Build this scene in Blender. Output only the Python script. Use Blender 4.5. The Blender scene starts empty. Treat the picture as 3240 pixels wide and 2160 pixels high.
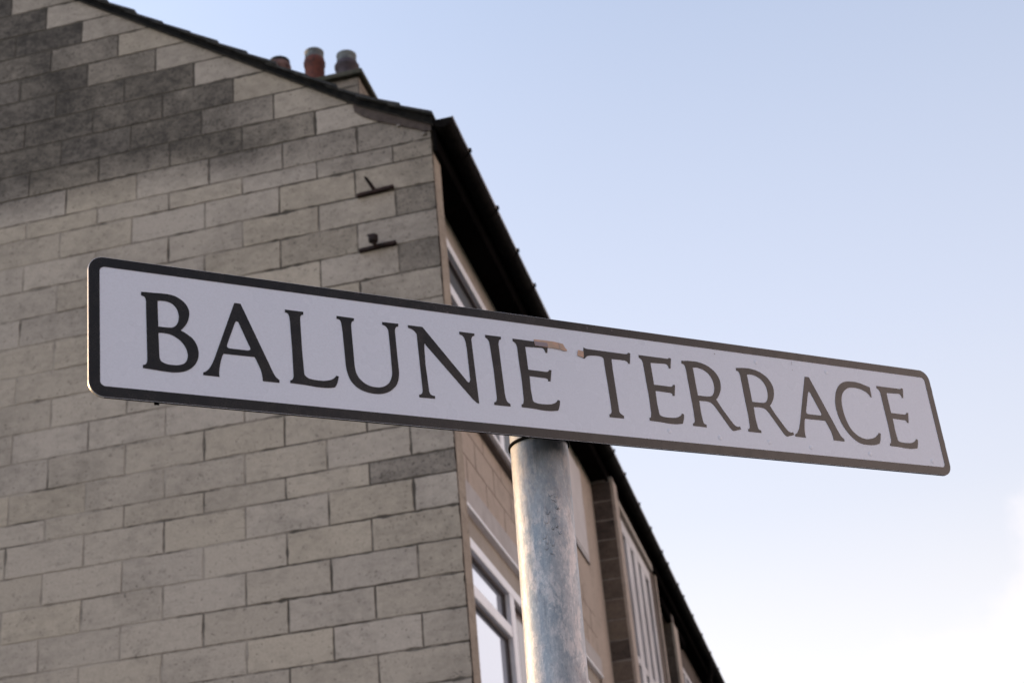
import bpy, bmesh, math, random
from mathutils import Vector, Matrix, noise
C = bpy.context.scene.collection
S = bpy.context.scene
rnd = random.Random(7)
EYE = 1.6          # eye height above the ground; survey heights below are relative to the eye

SKY = [(1.30, 1.28, 1.30), (1.10, 1.10, 1.17), (0.96, 1.00, 1.14), (0.83, 0.90, 1.10), (0.60, 0.705, 0.945), (0.40, 0.52, 0.80)]
DIM, GLOW = 0.35, 1.7
CLOUD_Z, CLOUD_N, CLOUD_A, CLOUD_B, CLOUD_COL, CLOUD_NEAR = -1.0, 0.22, 0.275, 0.34, (21, 16.5, 15.0), (10.7, 10.3, 10.7)
EXPOSURE = 0.0
WHITE_A, WHITE_B = (0.705, 0.738, 0.845), (0.76, 0.788, 0.885)
# ------------------------------------------------------------------ camera
YAW, PITCH, ROLL = 0.18943763, 0.46557082, -0.09824764
CAM = Vector((1.6802135, -6.9438486, EYE))
d = Vector((-math.sin(YAW)*math.cos(PITCH), math.cos(YAW)*math.cos(PITCH), math.sin(PITCH)))
r0 = Vector((math.cos(YAW), math.sin(YAW), 0)); u0 = r0.cross(d)
r = r0*math.cos(ROLL) + u0*math.sin(ROLL); u = u0*math.cos(ROLL) - r0*math.sin(ROLL)
cam = bpy.data.cameras.new('camera'); cam.sensor_width = 36; cam.lens = 4821.956/3240*36
cam.clip_start = 0.05; cam.clip_end = 3000
cam.dof.use_dof = True; cam.dof.focus_distance = 1.80; cam.dof.aperture_fstop = 14
camo = bpy.data.objects.new('camera', cam); C.objects.link(camo); S.camera = camo
camo.matrix_world = Matrix(((r.x, u.x, -d.x, CAM.x), (r.y, u.y, -d.y, CAM.y), (r.z, u.z, -d.z, CAM.z), (0, 0, 0, 1)))

# ------------------------------------------------------------------ light
SUN_AZ, SUN_EL = math.radians(282), math.radians(9)      # azimuth clockwise from +Y
sd = Vector((math.sin(SUN_AZ)*math.cos(SUN_EL), math.cos(SUN_AZ)*math.cos(SUN_EL), math.sin(SUN_EL)))
sun = bpy.data.lights.new('sun', 'SUN'); sun.energy = 5.0; sun.angle = math.radians(0.6); sun.color = (1.0, 0.64, 0.32)
suno = bpy.data.objects.new('sun', sun); C.objects.link(suno)
suno.rotation_euler = sd.to_track_quat('Z', 'Y').to_euler(); suno.location = sd*60

w = bpy.data.worlds.new('World'); S.world = w; w.use_nodes = True
nt = w.node_tree; nt.nodes.clear()
def N(nt, t, **k):
    n = nt.nodes.new(t)
    for a, b in k.items(): setattr(n, a, b)
    return n
def mix(nt, fac, a, b, blend='MIX'):
    m = nt.nodes.new('ShaderNodeMix'); m.data_type = 'RGBA'; m.blend_type = blend
    for i, v in ((0, fac), (6, a), (7, b)):
        if hasattr(v, 'links') or isinstance(v, bpy.types.NodeSocket): nt.links.new(v, m.inputs[i])
        elif i == 0: m.inputs[0].default_value = v
        else: m.inputs[i].default_value = (*v, 1) if len(v) == 3 else v
    return m.outputs[2]
def mth(nt, op, a, b=None, clamp=False):
    m = nt.nodes.new('ShaderNodeMath'); m.operation = op; m.use_clamp = clamp
    for i, v in enumerate((a, b)):
        if v is None: continue
        if isinstance(v, bpy.types.NodeSocket): nt.links.new(v, m.inputs[i])
        else: m.inputs[i].default_value = v
    return m.outputs[0]
def ramp(nt, f, stops):
    n = nt.nodes.new('ShaderNodeValToRGB'); e = n.color_ramp.elements
    while len(e) < len(stops): e.new(0.5)
    for el, (p, c) in zip(e, stops): el.position = p; el.color = (*c, 1) if not isinstance(c, (int, float)) else (c, c, c, 1)
    nt.links.new(f, n.inputs[0]); return n.outputs[0]
def mrange(nt, v, a, b, c=0., e=1., smooth=True):
    n = nt.nodes.new('ShaderNodeMapRange'); n.interpolation_type = 'SMOOTHSTEP' if smooth else 'LINEAR'
    nt.links.new(v, n.inputs[0])
    for i, x in enumerate((a, b, c, e)): n.inputs[i+1].default_value = x
    return n.outputs[0]

sky = N(nt, 'ShaderNodeTexSky', sky_type='NISHITA', sun_disc=False, sun_elevation=SUN_EL, sun_rotation=SUN_AZ)
sky.air_density = 1.0; sky.dust_density = 1.2; sky.ozone_density = 1.5
tc = N(nt, 'ShaderNodeTexCoord'); sep = N(nt, 'ShaderNodeSeparateXYZ'); nt.links.new(tc.outputs['Generated'], sep.inputs[0])
# thin high haze that whitens towards the horizon
def dirdot(az, el, zoff=None):
    v = Vector((math.sin(math.radians(az))*math.cos(math.radians(el)), math.cos(math.radians(az))*math.cos(math.radians(el)), math.sin(math.radians(el))))
    if zoff is not None: v.z = zoff
    n = nt.nodes.new('ShaderNodeVectorMath'); n.operation = 'DOT_PRODUCT'; nt.links.new(tc.outputs['Generated'], n.inputs[0]); n.inputs[1].default_value = v
    return n.outputs['Value']
veilc = ramp(nt, mrange(nt, sep.outputs[2], 0.0, 1.0, smooth=False), [(0.18, SKY[0]), (0.27, SKY[1]), (0.33, SKY[2]), (0.43, SKY[3]), (0.63, SKY[4]), (0.95, SKY[5])])
sc_ = N(nt, 'ShaderNodeVectorMath', operation='SCALE'); nt.links.new(veilc, sc_.inputs[0]); sc_.inputs['Scale'].default_value = 10
col = mix(nt, 0.85, sky.outputs[0], sc_.outputs[0])
# the evening sky is dimmer behind the camera to the right and brighter on the side of the low sun
dim = mrange(nt, dirdot(128, 22), 0.60, 0.96, 1.0, DIM)
glow = mrange(nt, dirdot(245, 20), -0.1, 0.9, 1.0, GLOW)
for f_ in (dim, glow):
    m_ = N(nt, 'ShaderNodeVectorMath', operation='SCALE'); nt.links.new(col, m_.inputs[0]); nt.links.new(f_, m_.inputs['Scale']); col = m_.outputs[0]
lr = mrange(nt, dirdot(-60, 20), 0.3, 0.95, 0.90, 1.12, smooth=False)
m_ = N(nt, 'ShaderNodeVectorMath', operation='SCALE'); nt.links.new(col, m_.inputs[0]); nt.links.new(lr, m_.inputs['Scale']); col = m_.outputs[0]
# bank of sunlit evening cloud in the east, opposite the sun; its near edge shows at the right of the picture
nz = N(nt, 'ShaderNodeTexNoise'); nt.links.new(tc.outputs['Generated'], nz.inputs[0])
nz.inputs['Scale'].default_value = 10.0; nz.inputs['Detail'].default_value = 7; nz.inputs['Roughness'].default_value = 0.55
cl = mth(nt, 'ADD', dirdot(60, 0, CLOUD_Z), mth(nt, 'MULTIPLY', mth(nt, 'SUBTRACT', nz.outputs[0], 0.5), CLOUD_N))
clm = mrange(nt, cl, CLOUD_A, CLOUD_B)
warmth = mrange(nt, dirdot(90, 20), 0.2, 0.95)
col = mix(nt, clm, col, mix(nt, warmth, CLOUD_NEAR, CLOUD_COL))
bg = N(nt, 'ShaderNodeBackground'); nt.links.new(col, bg.inputs[0]); bg.inputs[1].default_value = 0.1
wo = N(nt, 'ShaderNodeOutputWorld'); nt.links.new(bg.outputs[0], wo.inputs[0])

S.view_settings.view_transform = 'Standard'; S.view_settings.look = 'None'
S.view_settings.exposure = EXPOSURE; S.view_settings.gamma = 1; S.view_settings.use_curve_mapping = False
S.render.engine = 'CYCLES'

# ------------------------------------------------------------------ helpers
def tag(o, label=None, cat=None, group=None, kind=None):
    if label: o['label'] = label
    if cat: o['category'] = cat
    if group: o['group'] = group
    if kind: o['kind'] = kind
    return o
def thing(name, loc, label, cat, group=None):
    o = bpy.data.objects.new(name, None); C.objects.link(o); o.location = loc; o.empty_display_size = 0.2
    return tag(o, label, cat, group)
def origin(o):
    v = Vector((0, 0, 0))
    while o is not None: v += o.location; o = o.parent
    return v
class MB:
    def __init__(s): s.v = []; s.f = []; s.c = []; s.m = []; s.sm = []
    def add(s, vs, fs, col=(1, 1, 1), mi=0, smooth=False):
        b = len(s.v); s.v += [tuple(x) for x in vs]
        for f in fs: s.f.append([b+i for i in f]); s.c.append(col); s.m.append(mi); s.sm.append(smooth)
    def box(s, a, b, **k):
        (x0, y0, z0), (x1, y1, z1) = a, b
        vs = [(x0, y0, z0), (x1, y0, z0), (x1, y1, z0), (x0, y1, z0), (x0, y0, z1), (x1, y0, z1), (x1, y1, z1), (x0, y1, z1)]
        s.add(vs, [(0, 3, 2, 1), (4, 5, 6, 7), (0, 1, 5, 4), (1, 2, 6, 5), (2, 3, 7, 6), (3, 0, 4, 7)], **k)
    def prism(s, poly, axis, a, b, **k):
        "polygon in the plane normal to axis, extruded from a to b"
        def P(q, t):
            if axis == 0: return (t, q[0], q[1])
            if axis == 1: return (q[0], t, q[1])
            return (q[0], q[1], t)
        n = len(poly); vs = [P(q, a) for q in poly] + [P(q, b) for q in poly]
        fs = [list(range(n))[::-1], list(range(n, 2*n))] + [(i, (i+1) % n, n+(i+1) % n, n+i) for i in range(n)]
        s.add(vs, fs, **k)
    def tube(s, pts, rad, n=12, cap=True, **k):
        k.setdefault('smooth', True)
        pts = [Vector(p) for p in pts]; rad = rad if isinstance(rad, (list, tuple)) else [rad]*len(pts)
        vs = []; t0 = None
        for i, p in enumerate(pts):
            t = (pts[min(i+1, len(pts)-1)] - pts[max(i-1, 0)]).normalized()
            a = t.orthogonal().normalized() if t0 is None else (t0 - t*t0.dot(t)).normalized()
            t0 = a; b = t.cross(a)
            vs += [p + (a*math.cos(2*math.pi*j/n) + b*math.sin(2*math.pi*j/n))*rad[i] for j in range(n)]
        fs = [(i*n+j, i*n+(j+1) % n, (i+1)*n+(j+1) % n, (i+1)*n+j) for i in range(len(pts)-1) for j in range(n)]
        s.add(vs, fs, **k)
        if cap:
            m = len(pts)-1; k2 = dict(k); k2['smooth'] = False
            s.add(vs[:n], [list(range(n))[::-1]], **k2); s.add(vs[m*n:], [list(range(n))], **k2)
    def lathe(s, prof, c, n=28, **k):
        k.setdefault('smooth', True); vs = []
        for rr, z in prof: vs += [(c[0]+rr*math.cos(2*math.pi*j/n), c[1]+rr*math.sin(2*math.pi*j/n), c[2]+z) for j in range(n)]
        s.add(vs, [(i*n+j, i*n+(j+1) % n, (i+1)*n+(j+1) % n, (i+1)*n+j) for i in range(len(prof)-1) for j in range(n)], **k)
    def build(s, name, mats, parent=None, bevel=0, seg=2):
        me = bpy.data.meshes.new(name); o0 = origin(parent)
        me.from_pydata([Vector(v)-o0 for v in s.v], [], s.f)
        mats = mats if isinstance(mats, (list, tuple)) else [mats]
        for m in mats: me.materials.append(m)
        at = me.color_attributes.new('tone', 'FLOAT_COLOR', 'CORNER')
        for p, cc, mi, sm in zip(me.polygons, s.c, s.m, s.sm):
            p.material_index = mi; p.use_smooth = sm
            for li in p.loop_indices:
                at.data[li].color = (*(cc(s.v[me.loops[li].vertex_index]) if callable(cc) else cc), 1)
        me.validate(); me.update()
        o = bpy.data.objects.new(name, me); C.objects.link(o)
        if parent is not None: o.parent = parent
        if bevel:
            b = o.modifiers.new('bevel', 'BEVEL'); b.width = bevel; b.segments = seg; b.limit_method = 'ANGLE'; b.angle_limit = math.radians(40)
        return o

# ------------------------------------------------------------------ materials
def mat(name, base=(0.5, 0.5, 0.5), rough=0.8, metal=0., spec=0.5, ior=1.5):
    m = bpy.data.materials.new(name); m.use_nodes = True; t = m.node_tree; b = t.nodes['Principled BSDF']
    b.inputs['Base Color'].default_value = (*base, 1); b.inputs['Roughness'].default_value = rough
    b.inputs['Metallic'].default_value = metal; b.inputs['Specular IOR Level'].default_value = spec; b.inputs['IOR'].default_value = ior
    return m, t, b
def pos(t): return N(t, 'ShaderNodeTexCoord').outputs['Object']
def noise_(t, v, scale, detail=4, rough=0.55, sc=None, dist=0.):
    n = N(t, 'ShaderNodeTexNoise'); n.inputs['Scale'].default_value = scale; n.inputs['Detail'].default_value = detail
    n.inputs['Roughness'].default_value = rough; n.inputs['Distortion'].default_value = dist
    if sc:
        mp = N(t, 'ShaderNodeMapping'); mp.inputs['Scale'].default_value = sc; t.links.new(v, mp.inputs[0]); v = mp.outputs[0]
    t.links.new(v, n.inputs[0]); return n.outputs[0]
def bump(t, b, h, strength=0.5, dist=0.005):
    n = N(t, 'ShaderNodeBump'); n.inputs['Strength'].default_value = strength; n.inputs['Distance'].default_value = dist
    t.links.new(h, n.inputs['Height']); t.links.new(n.outputs[0], b.inputs['Normal'])
def simple(name, c1, c2, scale=30, rough=0.8, metal=0., bmp=0.3, dist=0.003, spec=0.5, ior=1.5, sc=None):
    m, t, b = mat(name, c1, rough, metal, spec, ior); v = pos(t)
    n = noise_(t, v, scale, 6, 0.6, sc)
    n2 = noise_(t, v, scale*0.15, 3, 0.6)
    f = mth(t, 'ADD', mth(t, 'MULTIPLY', n, 0.6), mth(t, 'MULTIPLY', n2, 0.4))
    t.links.new(mix(t, mrange(t, f, 0.38, 0.62), c1, c2), b.inputs['Base Color'])
    if bmp: bump(t, b, n, bmp, dist)
    return m

def block_material(name, pale, dark, fine=1.0, streak=0.5):
    """weathered concrete block: the tone of each block comes from its own colour attribute"""
    m, t, b = mat(name, pale, 0.92, spec=0.25); v = pos(t)
    at = N(t, 'ShaderNodeAttribute'); at.attribute_name = 'tone'
    sp = N(t, 'ShaderNodeSeparateColor'); t.links.new(at.outputs['Color'], sp.inputs[0])
    grime, hue, val = sp.outputs[0], sp.outputs[1], sp.outputs[2]
    big = noise_(t, v, 2.3, 5, 0.6, dist=0.6)
    mid = noise_(t, v, 14, 5, 0.65, (1, 1, 1.6))
    pit = noise_(t, v, 70*fine, 4, 0.72)
    drag = noise_(t, v, 30, 4, 0.6, (0.35, 0.35, 2.2))
    grain = noise_(t, v, 120*fine, 3, 0.7)
    # grime amount
    g = mth(t, 'ADD', grime, mth(t, 'MULTIPLY', mth(t, 'SUBTRACT', big, 0.5), 0.75))
    g = mth(t, 'ADD', g, mth(t, 'MULTIPLY', mth(t, 'SUBTRACT', mid, 0.5), 0.75))
    g = mth(t, 'ADD', g, mth(t, 'MULTIPLY', mth(t, 'SUBTRACT', grain, 0.5), 0.25), True)
    warm = mix(t, hue, (pale[0]*1.0, pale[1]*1.0, pale[2]*1.01), (pale[0]*1.015, pale[1]*1.0, pale[2]*0.95))
    c = mix(t, g, warm, dark)
    # dark open pores, closer together on grimy blocks
    th = mth(t, 'SUBTRACT', 0.385, mth(t, 'MULTIPLY', g, -0.10))
    pm = mrange(t, mth(t, 'SUBTRACT', th, pit), 0.0, 0.07)
    c = mix(t, mth(t, 'MULTIPLY', pm, 0.75), c, tuple(x*0.75 for x in dark))
    dm = mrange(t, drag, 0.60, 0.74)
    c = mix(t, mth(t, 'MULTIPLY', dm, streak*0.55), c, tuple(x*1.1 for x in dark))
    c2 = mix(t, 1.0, c, mix(t, val, (0.92, 0.92, 0.92), (1.07, 1.07, 1.07)), 'MULTIPLY')
    gg = mix(t, 1.0, c2, mix(t, grain, (0.70, 0.70, 0.70), (1.30, 1.30, 1.30)), 'MULTIPLY')
    t.links.new(gg, b.inputs['Base Color'])
    h = mth(t, 'ADD', mth(t, 'MULTIPLY', pit, 0.8), mth(t, 'MULTIPLY', mid, 0.6))
    bump(t, b, h, 0.55, 0.006)
    return m

M = {}
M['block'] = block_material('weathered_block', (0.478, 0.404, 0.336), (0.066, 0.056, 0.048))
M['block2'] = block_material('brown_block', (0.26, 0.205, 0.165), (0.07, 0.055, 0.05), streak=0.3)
M['roughcast'] = block_material('roughcast', (0.49, 0.41, 0.355), (0.15, 0.12, 0.10), 1.3, 0.2)
def mortar():
    m, t, b = mat('mortar', (0.2, 0.17, 0.15), 0.95, spec=0.2); v = pos(t)
    n = noise_(t, v, 3.2, 6, 0.65, dist=0.5)
    at = N(t, 'ShaderNodeAttribute'); at.attribute_name = 'tone'
    sp = N(t, 'ShaderNodeSeparateColor'); t.links.new(at.outputs['Color'], sp.inputs[0])
    sx = N(t, 'ShaderNodeSeparateXYZ'); t.links.new(v, sx.inputs[0])
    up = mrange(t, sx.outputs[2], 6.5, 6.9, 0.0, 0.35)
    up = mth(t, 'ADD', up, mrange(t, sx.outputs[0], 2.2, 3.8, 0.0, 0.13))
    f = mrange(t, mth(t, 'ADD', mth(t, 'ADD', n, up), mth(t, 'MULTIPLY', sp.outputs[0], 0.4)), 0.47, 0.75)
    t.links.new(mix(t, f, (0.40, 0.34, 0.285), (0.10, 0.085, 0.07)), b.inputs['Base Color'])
    return m
M['mortar'] = mortar()
M['mortar_pale'] = simple('mortar_pale', (0.30, 0.26, 0.23), (0.2, 0.17, 0.15), 40)
M['faint_joint'] = simple('faint_joint', (0.43, 0.35, 0.30), (0.33, 0.26, 0.22), 5)
M['grey_board'] = simple('pale_grey_board', (0.54, 0.50, 0.49), (0.48, 0.44, 0.43), 5, 0.6, bmp=0.05)
M['blind'] = simple('pale_window_blind', (0.50, 0.48, 0.49), (0.36, 0.34, 0.35), 4, 0.5, bmp=0.05)
M['cladding'] = simple('painted_cladding_board', (0.40, 0.36, 0.34), (0.33, 0.29, 0.27), 9, 0.6, bmp=0.1)
M['soffit_panel'] = simple('beige_painted_panel', (0.36, 0.31, 0.26), (0.30, 0.255, 0.21), 6, 0.7, bmp=0.08)
M['white'] = simple('white_window_frame', (0.88, 0.86, 0.88), (0.80, 0.78, 0.80), 8, 0.35, bmp=0.04)
M['white_worn'] = simple('worn_white_paint', (0.66, 0.64, 0.65), (0.45, 0.42, 0.42), 7, 0.6, bmp=0.25, sc=(1, 1, 0.3))
M['gasket'] = simple('dark_gasket_and_sill_shade', (0.07, 0.05, 0.045), (0.11, 0.085, 0.075), 20, 0.6)
M['black'] = simple('black_eaves_paint', (0.004, 0.0035, 0.0035), (0.007, 0.006, 0.006), 15, 1.0, spec=0.0)
M['iron'] = simple('cast_iron_gutter', (0.005, 0.004, 0.004), (0.012, 0.010, 0.009), 25, 0.8, spec=0.03)
M['lip'] = simple('skylit_gutter_lip', (0.34, 0.30, 0.28), (0.12, 0.10, 0.09), 6, 0.5, sc=(1, 1, 1))  # far paler than the gutter iron: skylight on the lip put into its colour
M['slate'] = simple('mossy_slate', (0.018, 0.017, 0.016), (0.055, 0.050, 0.045), 22, 0.85, bmp=0.5, dist=0.006)
M['fillet'] = simple('red_brown_mortar_fillet', (0.070, 0.050, 0.043), (0.105, 0.08, 0.068), 30, 0.95, bmp=0.5, dist=0.005)
M['verge'] = simple('dark_verge_board', (0.006, 0.006, 0.006), (0.018, 0.016, 0.014), 25, 0.9, bmp=0.6, spec=0.1)
M['rust'] = simple('rusty_iron', (0.035, 0.014, 0.010), (0.012, 0.008, 0.008), 60, 0.9, bmp=0.7)
M['cope'] = simple('mossy_cope_stone', (0.045, 0.045, 0.028), (0.09, 0.08, 0.06), 25, 0.95, bmp=0.6)
M['pot_red'] = simple('red_clay_pot', (0.17, 0.042, 0.022), (0.08, 0.024, 0.017), 28, 0.8, bmp=0.3)
M['pot_purple'] = simple('purple_brown_clay_pot', (0.08, 0.056, 0.066), (0.045, 0.033, 0.038), 28, 0.75, bmp=0.2)
M['pot_brown'] = simple('sooty_brown_clay_pot', (0.07, 0.03, 0.026), (0.20, 0.11, 0.09), 14, 0.85, bmp=0.3)
M['pot_grey'] = simple('grey_stained_rim', (0.20, 0.21, 0.20), (0.10, 0.10, 0.10), 30, 0.8, bmp=0.2)
M['soot'] = simple('soot', (0.012, 0.011, 0.011), (0.02, 0.018, 0.017), 20, 0.9)
def glass():
    m, t, b = mat('window_glass', (0.66, 0.695, 0.78), 0.03, 0.86)
    return m
M['glass'] = glass()
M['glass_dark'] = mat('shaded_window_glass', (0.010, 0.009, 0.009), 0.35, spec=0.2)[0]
M['curtain'] = simple('grey_net_curtain', (0.34, 0.29, 0.28), (0.26, 0.22, 0.21), 60, 0.9, sc=(1, 6, 0.2))

# ------------------------------------------------------------------ block walls
def clip(poly, a, b, c):
    "keep a*x + b*z <= c"
    out = []
    for i in range(len(poly)):
        p, q = poly[i], poly[(i+1) % len(poly)]
        dp_, dq = a*p[0]+b*p[1]-c, a*q[0]+b*q[1]-c
        if dp_ <= 0: out.append(p)
        if dp_*dq < 0:
            t = dp_/(dp_-dq); out.append((p[0]+t*(q[0]-p[0]), p[1]+t*(q[1]-p[1])))
    return out
def rough_outline(poly, step=0.03, j=0.0016, spall=0.0):
    """jittered outline; with spall, worn arrises eat into the block here and there"""
    out = []; n0 = len(poly); cx = sum(q[0] for q in poly)/n0; cz = sum(q[1] for q in poly)/n0
    for i in range(len(poly)):
        p, q = poly[i], poly[(i+1) % len(poly)]
        L = math.dist(p, q); n = max(1, int(L/step))
        nx, nz = -(q[1]-p[1])/max(L, 1e-6), (q[0]-p[0])/max(L, 1e-6)
        if nx*(cx-p[0])+nz*(cz-p[1]) < 0: nx, nz = -nx, -nz
        for k in range(n):
            t = k/n; x = p[0]+t*(q[0]-p[0]); z = p[1]+t*(q[1]-p[1])
            e = 0
            if spall and k: e = max(0, noise.noise(Vector((x*6, z*6, 3.1)))*0.6+noise.noise(Vector((x*26, z*26, 7.7)))*0.6-0.12)*spall
            out.append((x+rnd.uniform(-j, j)+nx*e, z+rnd.uniform(-j, j)+nz*e))
    return out
def area(p): return 0.5*abs(sum(p[i][0]*p[(i+1) % len(p)][1]-p[(i+1) % len(p)][0]*p[i][1] for i in range(len(p))))
def block_face(mb, poly, place, tone, depth=0.0028, ch=0.0022):
    """one block: outline polygon in wall coordinates (x along, z up), standing `depth` proud of the mortar"""
    if len(poly) < 3 or area(poly) < 2e-4: return
    o = rough_outline(poly, spall=0.016); n = len(o)
    cx = sum(q[0] for q in o)/n; cz = sum(q[1] for q in o)/n
    def ins(q, e):
        dx, dz = cx-q[0], cz-q[1]; L = math.hypot(dx, dz) or 1
        return (q[0]+e*(1 if dx > 0 else -1)*min(1, abs(dx)/0.02), q[1]+e*(1 if dz > 0 else -1)*min(1, abs(dz)/0.02))
    k = rnd.uniform(-0.0012, 0.0012)
    back = [place(q[0], q[1], 0.0) for q in o]; mid = [place(q[0], q[1], depth-ch+k) for q in o]
    fr = [place(*ins(q, ch), depth+k) for q in o]
    vs = back+mid+fr
    fs = [(i, (i+1) % n, n+(i+1) % n, n+i) for i in range(n)] + [(n+i, n+(i+1) % n, 2*n+(i+1) % n, 2*n+i) for i in range(n)] + [list(range(2*n, 3*n))]
    mb.add(vs, fs, col=tone)

BEDS = [2.018, 2.19, 2.364, 2.54, 2.715, 2.895, 3.018, 3.19, 3.370, 3.546, 3.727, 3.90, 4.085, 4.265, 4.446, 4.62, 4.797, 4.912, 5.094, 5.265, 5.45, 5.63, 5.81, 5.985, 6.16, 6.33, 6.51, 6.685, 6.86, 7.04, 7.215, 7.39, 7.57, 7.75]
low = []
z = 2.018
while z > -EYE+0.02: z -= 0.1755; low.append(z)
low = [x for x in low[::-1]]
low[0] = -EYE
BEDS_ALL = low + BEDS
ODD = -0.2275; EVEN = -0.457
PH = {2.018: 'O', 2.19: 'E', 2.364: 'O', 2.54: 'E', 2.715: 'O', 2.895: 'E', 3.018: 'O', 3.19: 'E', 3.370: 'O', 3.546: 'E', 3.727: 'O', 3.90: 'E', 4.085: 'O', 4.265: 'E', 4.446: 'O', 4.62: 'E', 4.797: 'O', 4.912: 'E2', 5.094: 'O'}
def first_joint(z0):
    if z0 in PH: return {'O': ODD, 'E': EVEN, 'E2': -0.432}[PH[z0]]
    if z0 > 5.2: return -0.68-0.2515*(BEDS.index(z0)-BEDS.index(5.094))
    return ODD if round((2.018-z0)/0.1755) % 2 == 0 else EVEN
RIDGE_X = -4.1; SLOPE = 0.70
def roofline(x):
    "underside of the slates above the gable: a flatter sprocketed foot, then the main pitch"
    x = x if x > RIDGE_X else 2*RIDGE_X-x
    return 5.026-0.56*x if x > -0.4 else 5.25+SLOPE*(-0.4-x)
EAVE_Z = roofline(0.0); RIDGE_Z = roofline(RIDGE_X)
JW = 0.0042
def sm(x, a, b):
    t = min(1, max(0, (x-a)/(b-a))); return t*t*(3-2*t)
def grime_gable(x, zc, z0):
    """base weathering of each gable block; soot and damp are laid over it per vertex"""
    g = rnd.uniform(0.03, 0.11)
    if z0 > 5.09 and x > first_joint(z0): return rnd.uniform(0.12, 0.2), 0
    if abs(z0-5.094) < 0.01 and x > -0.68: return 0.08, 0
    if abs(z0-5.81) < 0.01 and x > -2.15: g = -0.26
    if abs(z0-5.985) < 0.01 and x > -2.4: g = -0.18
    if abs(z0-5.265) < 0.01 and x > -1.4: g = -0.12
    if abs(z0-4.085) < 0.01 and x > -0.23: g = 0.42
    if abs(z0-4.265) < 0.01 and -0.92 < x < -0.46: g = 0.26
    if abs(z0-4.446) < 0.01 and x > -0.23: g = 0.40
    if abs(z0-2.895) < 0.01 and x > -0.46: g = 0.52
    return g, 1
def soot(x, z):
    n1 = noise.noise(Vector((x*1.1, z*1.9, 0.3))); n2 = noise.noise(Vector((x*3.4, z*5.2, 2.3)))
    lo = 5.03+0.10*n1+0.05*n2-0.13*sm(x, -1.5, -1.1)
    amp = 0.74-0.30*sm(x, -1.25, -0.75)-0.10*sm(x, -0.7, -0.4)
    v = amp*sm(z, lo-0.10, lo+0.24) + 0.10*n2
    v += 0.16*sm(x, -1.3, -0.1)*sm(z, 3.2, 4.3) + 0.10*sm(x, -0.7, 0.0)
    v += 0.16*max(0, n1+0.1)*sm(z, 4.2, 5.0)
    return v
def gable_polys(mb, place):
    for z0, z1 in zip(BEDS_ALL[:-1], BEDS_ALL[1:]):
        fj = first_joint(z0)
        while fj < -0.06: fj += 0.4515
        fj -= 0.4515
        xs = [0.0] + [fj-0.4515*k for k in range(0, 20)]
        for k in range(len(xs)-1):
            x1, x0 = xs[k], xs[k+1]
            if x1 < -8.2: break
            x0 = max(x0, -8.2)
            hx = JW
            x1r = x1 if k == 0 else x1-hx
            p = [(x0+hx, z0+JW), (x1r, z0+JW), (x1r, z1-JW), (x0+hx, z1-JW)]
            if (x0+x1)/2 > -0.4: p = clip(p, 0.56, 1, 5.022)
            elif x1 > RIDGE_X: p = clip(p, SLOPE, 1, 5.246-0.4*SLOPE)
            if x0 < RIDGE_X: p = clip(p, -SLOPE, 1, 5.246-0.4*SLOPE-2*RIDGE_X*SLOPE)
            xc, zc = (x0+x1)/2, (z0+z1)/2
            g, fl_ = grime_gable(xc, zc, z0)
            hv, vv = rnd.random(), min(1, max(0, rnd.gauss(0.5, 0.22)))
            tone = (lambda q, g=g, fl_=fl_, hv=hv, vv=vv: (min(1, max(0, g+fl_*soot(q[0], q[2]-EYE))), hv, vv))
            block_face(mb, [(a, b+EYE) for a, b in p], place, tone)

SLATE_T = 0.034
def slate_slope(mb, x_eave, x_top, y0, y1, sgn=1, pitch=0.184, seed=1):
    """overlapping slate courses; each slate lifts over the one below, so the verge reads as a stepped line"""
    rr = random.Random(seed); n = int(abs(x_top-x_eave)/pitch)+1
    for k in range(n):
        xa = x_eave - k*pitch*sgn; xb = xa - (pitch+0.075)*sgn
        if (xb-x_top)*sgn < 0: xb = x_top
        if (xa-x_top)*sgn <= 0.01: continue
        za = roofline(xa)-0.012; zb = roofline(xb)+0.004
        y = y0; off = 0.0 if k % 2 else -0.15
        yy = y0 + off
        while yy < y1:
            a = max(y0, yy)+0.002+(rr.uniform(-0.012, 0.006) if yy <= y0 else 0); b2 = min(y1, yy+0.3)-0.002
            yy += 0.3
            if b2-a < 0.03: continue
            e = rr.uniform(-0.003, 0.004)
            lift = SLATE_T+e
            P = [(xa, za+lift), (xb, zb+0.004), (xb, zb+0.016), (xa, za+lift+0.020)]
            if sgn < 0: P = P[::-1]
            mb.prism([(q[0], q[1]+EYE) for q in P], 1, a, b2)

def house(y0, y1, label, cat='house'):
    return thing('terraced_house', (-4.1, (y0+y1)/2, 0), label, cat, 'houses of one terrace')

XF = -0.12       # recessed front wall of the end house
H1 = house(0, 5.44, 'end house of the terrace with pale weathered concrete-block gable wall behind the street sign')
H2 = house(5.44, 8.5, 'middle terraced house with worn white window mullions, just right of the pole')
H3 = house(8.5, 16.5, 'farthest terraced house at bottom right, dark under its black eaves')

def box_wall(mb, x0, x1, y0, y1, z0, z1, **k): mb.box((x0, y0, z0+EYE), (x1, y1, z1+EYE), **k)

# gable wall: mortar core and individual blocks
g = MB()
core = [(-8.2, 0.0), (-0.004, 0.0), (-0.004, EAVE_Z-0.03+EYE), (-0.4, 5.22+EYE), (RIDGE_X, RIDGE_Z-0.03+EYE), (-7.8, 5.22+EYE), (-8.2, EAVE_Z-0.03+EYE)]
g.prism(core, 1, 0.0034, 0.15, mi=1, col=(0.2, 0, 0))
gable_polys(g, lambda x, z, dd: (x, 0.0034-dd, z))
g.build('gable_wall', [M['block'], M['mortar']], H1)
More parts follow.
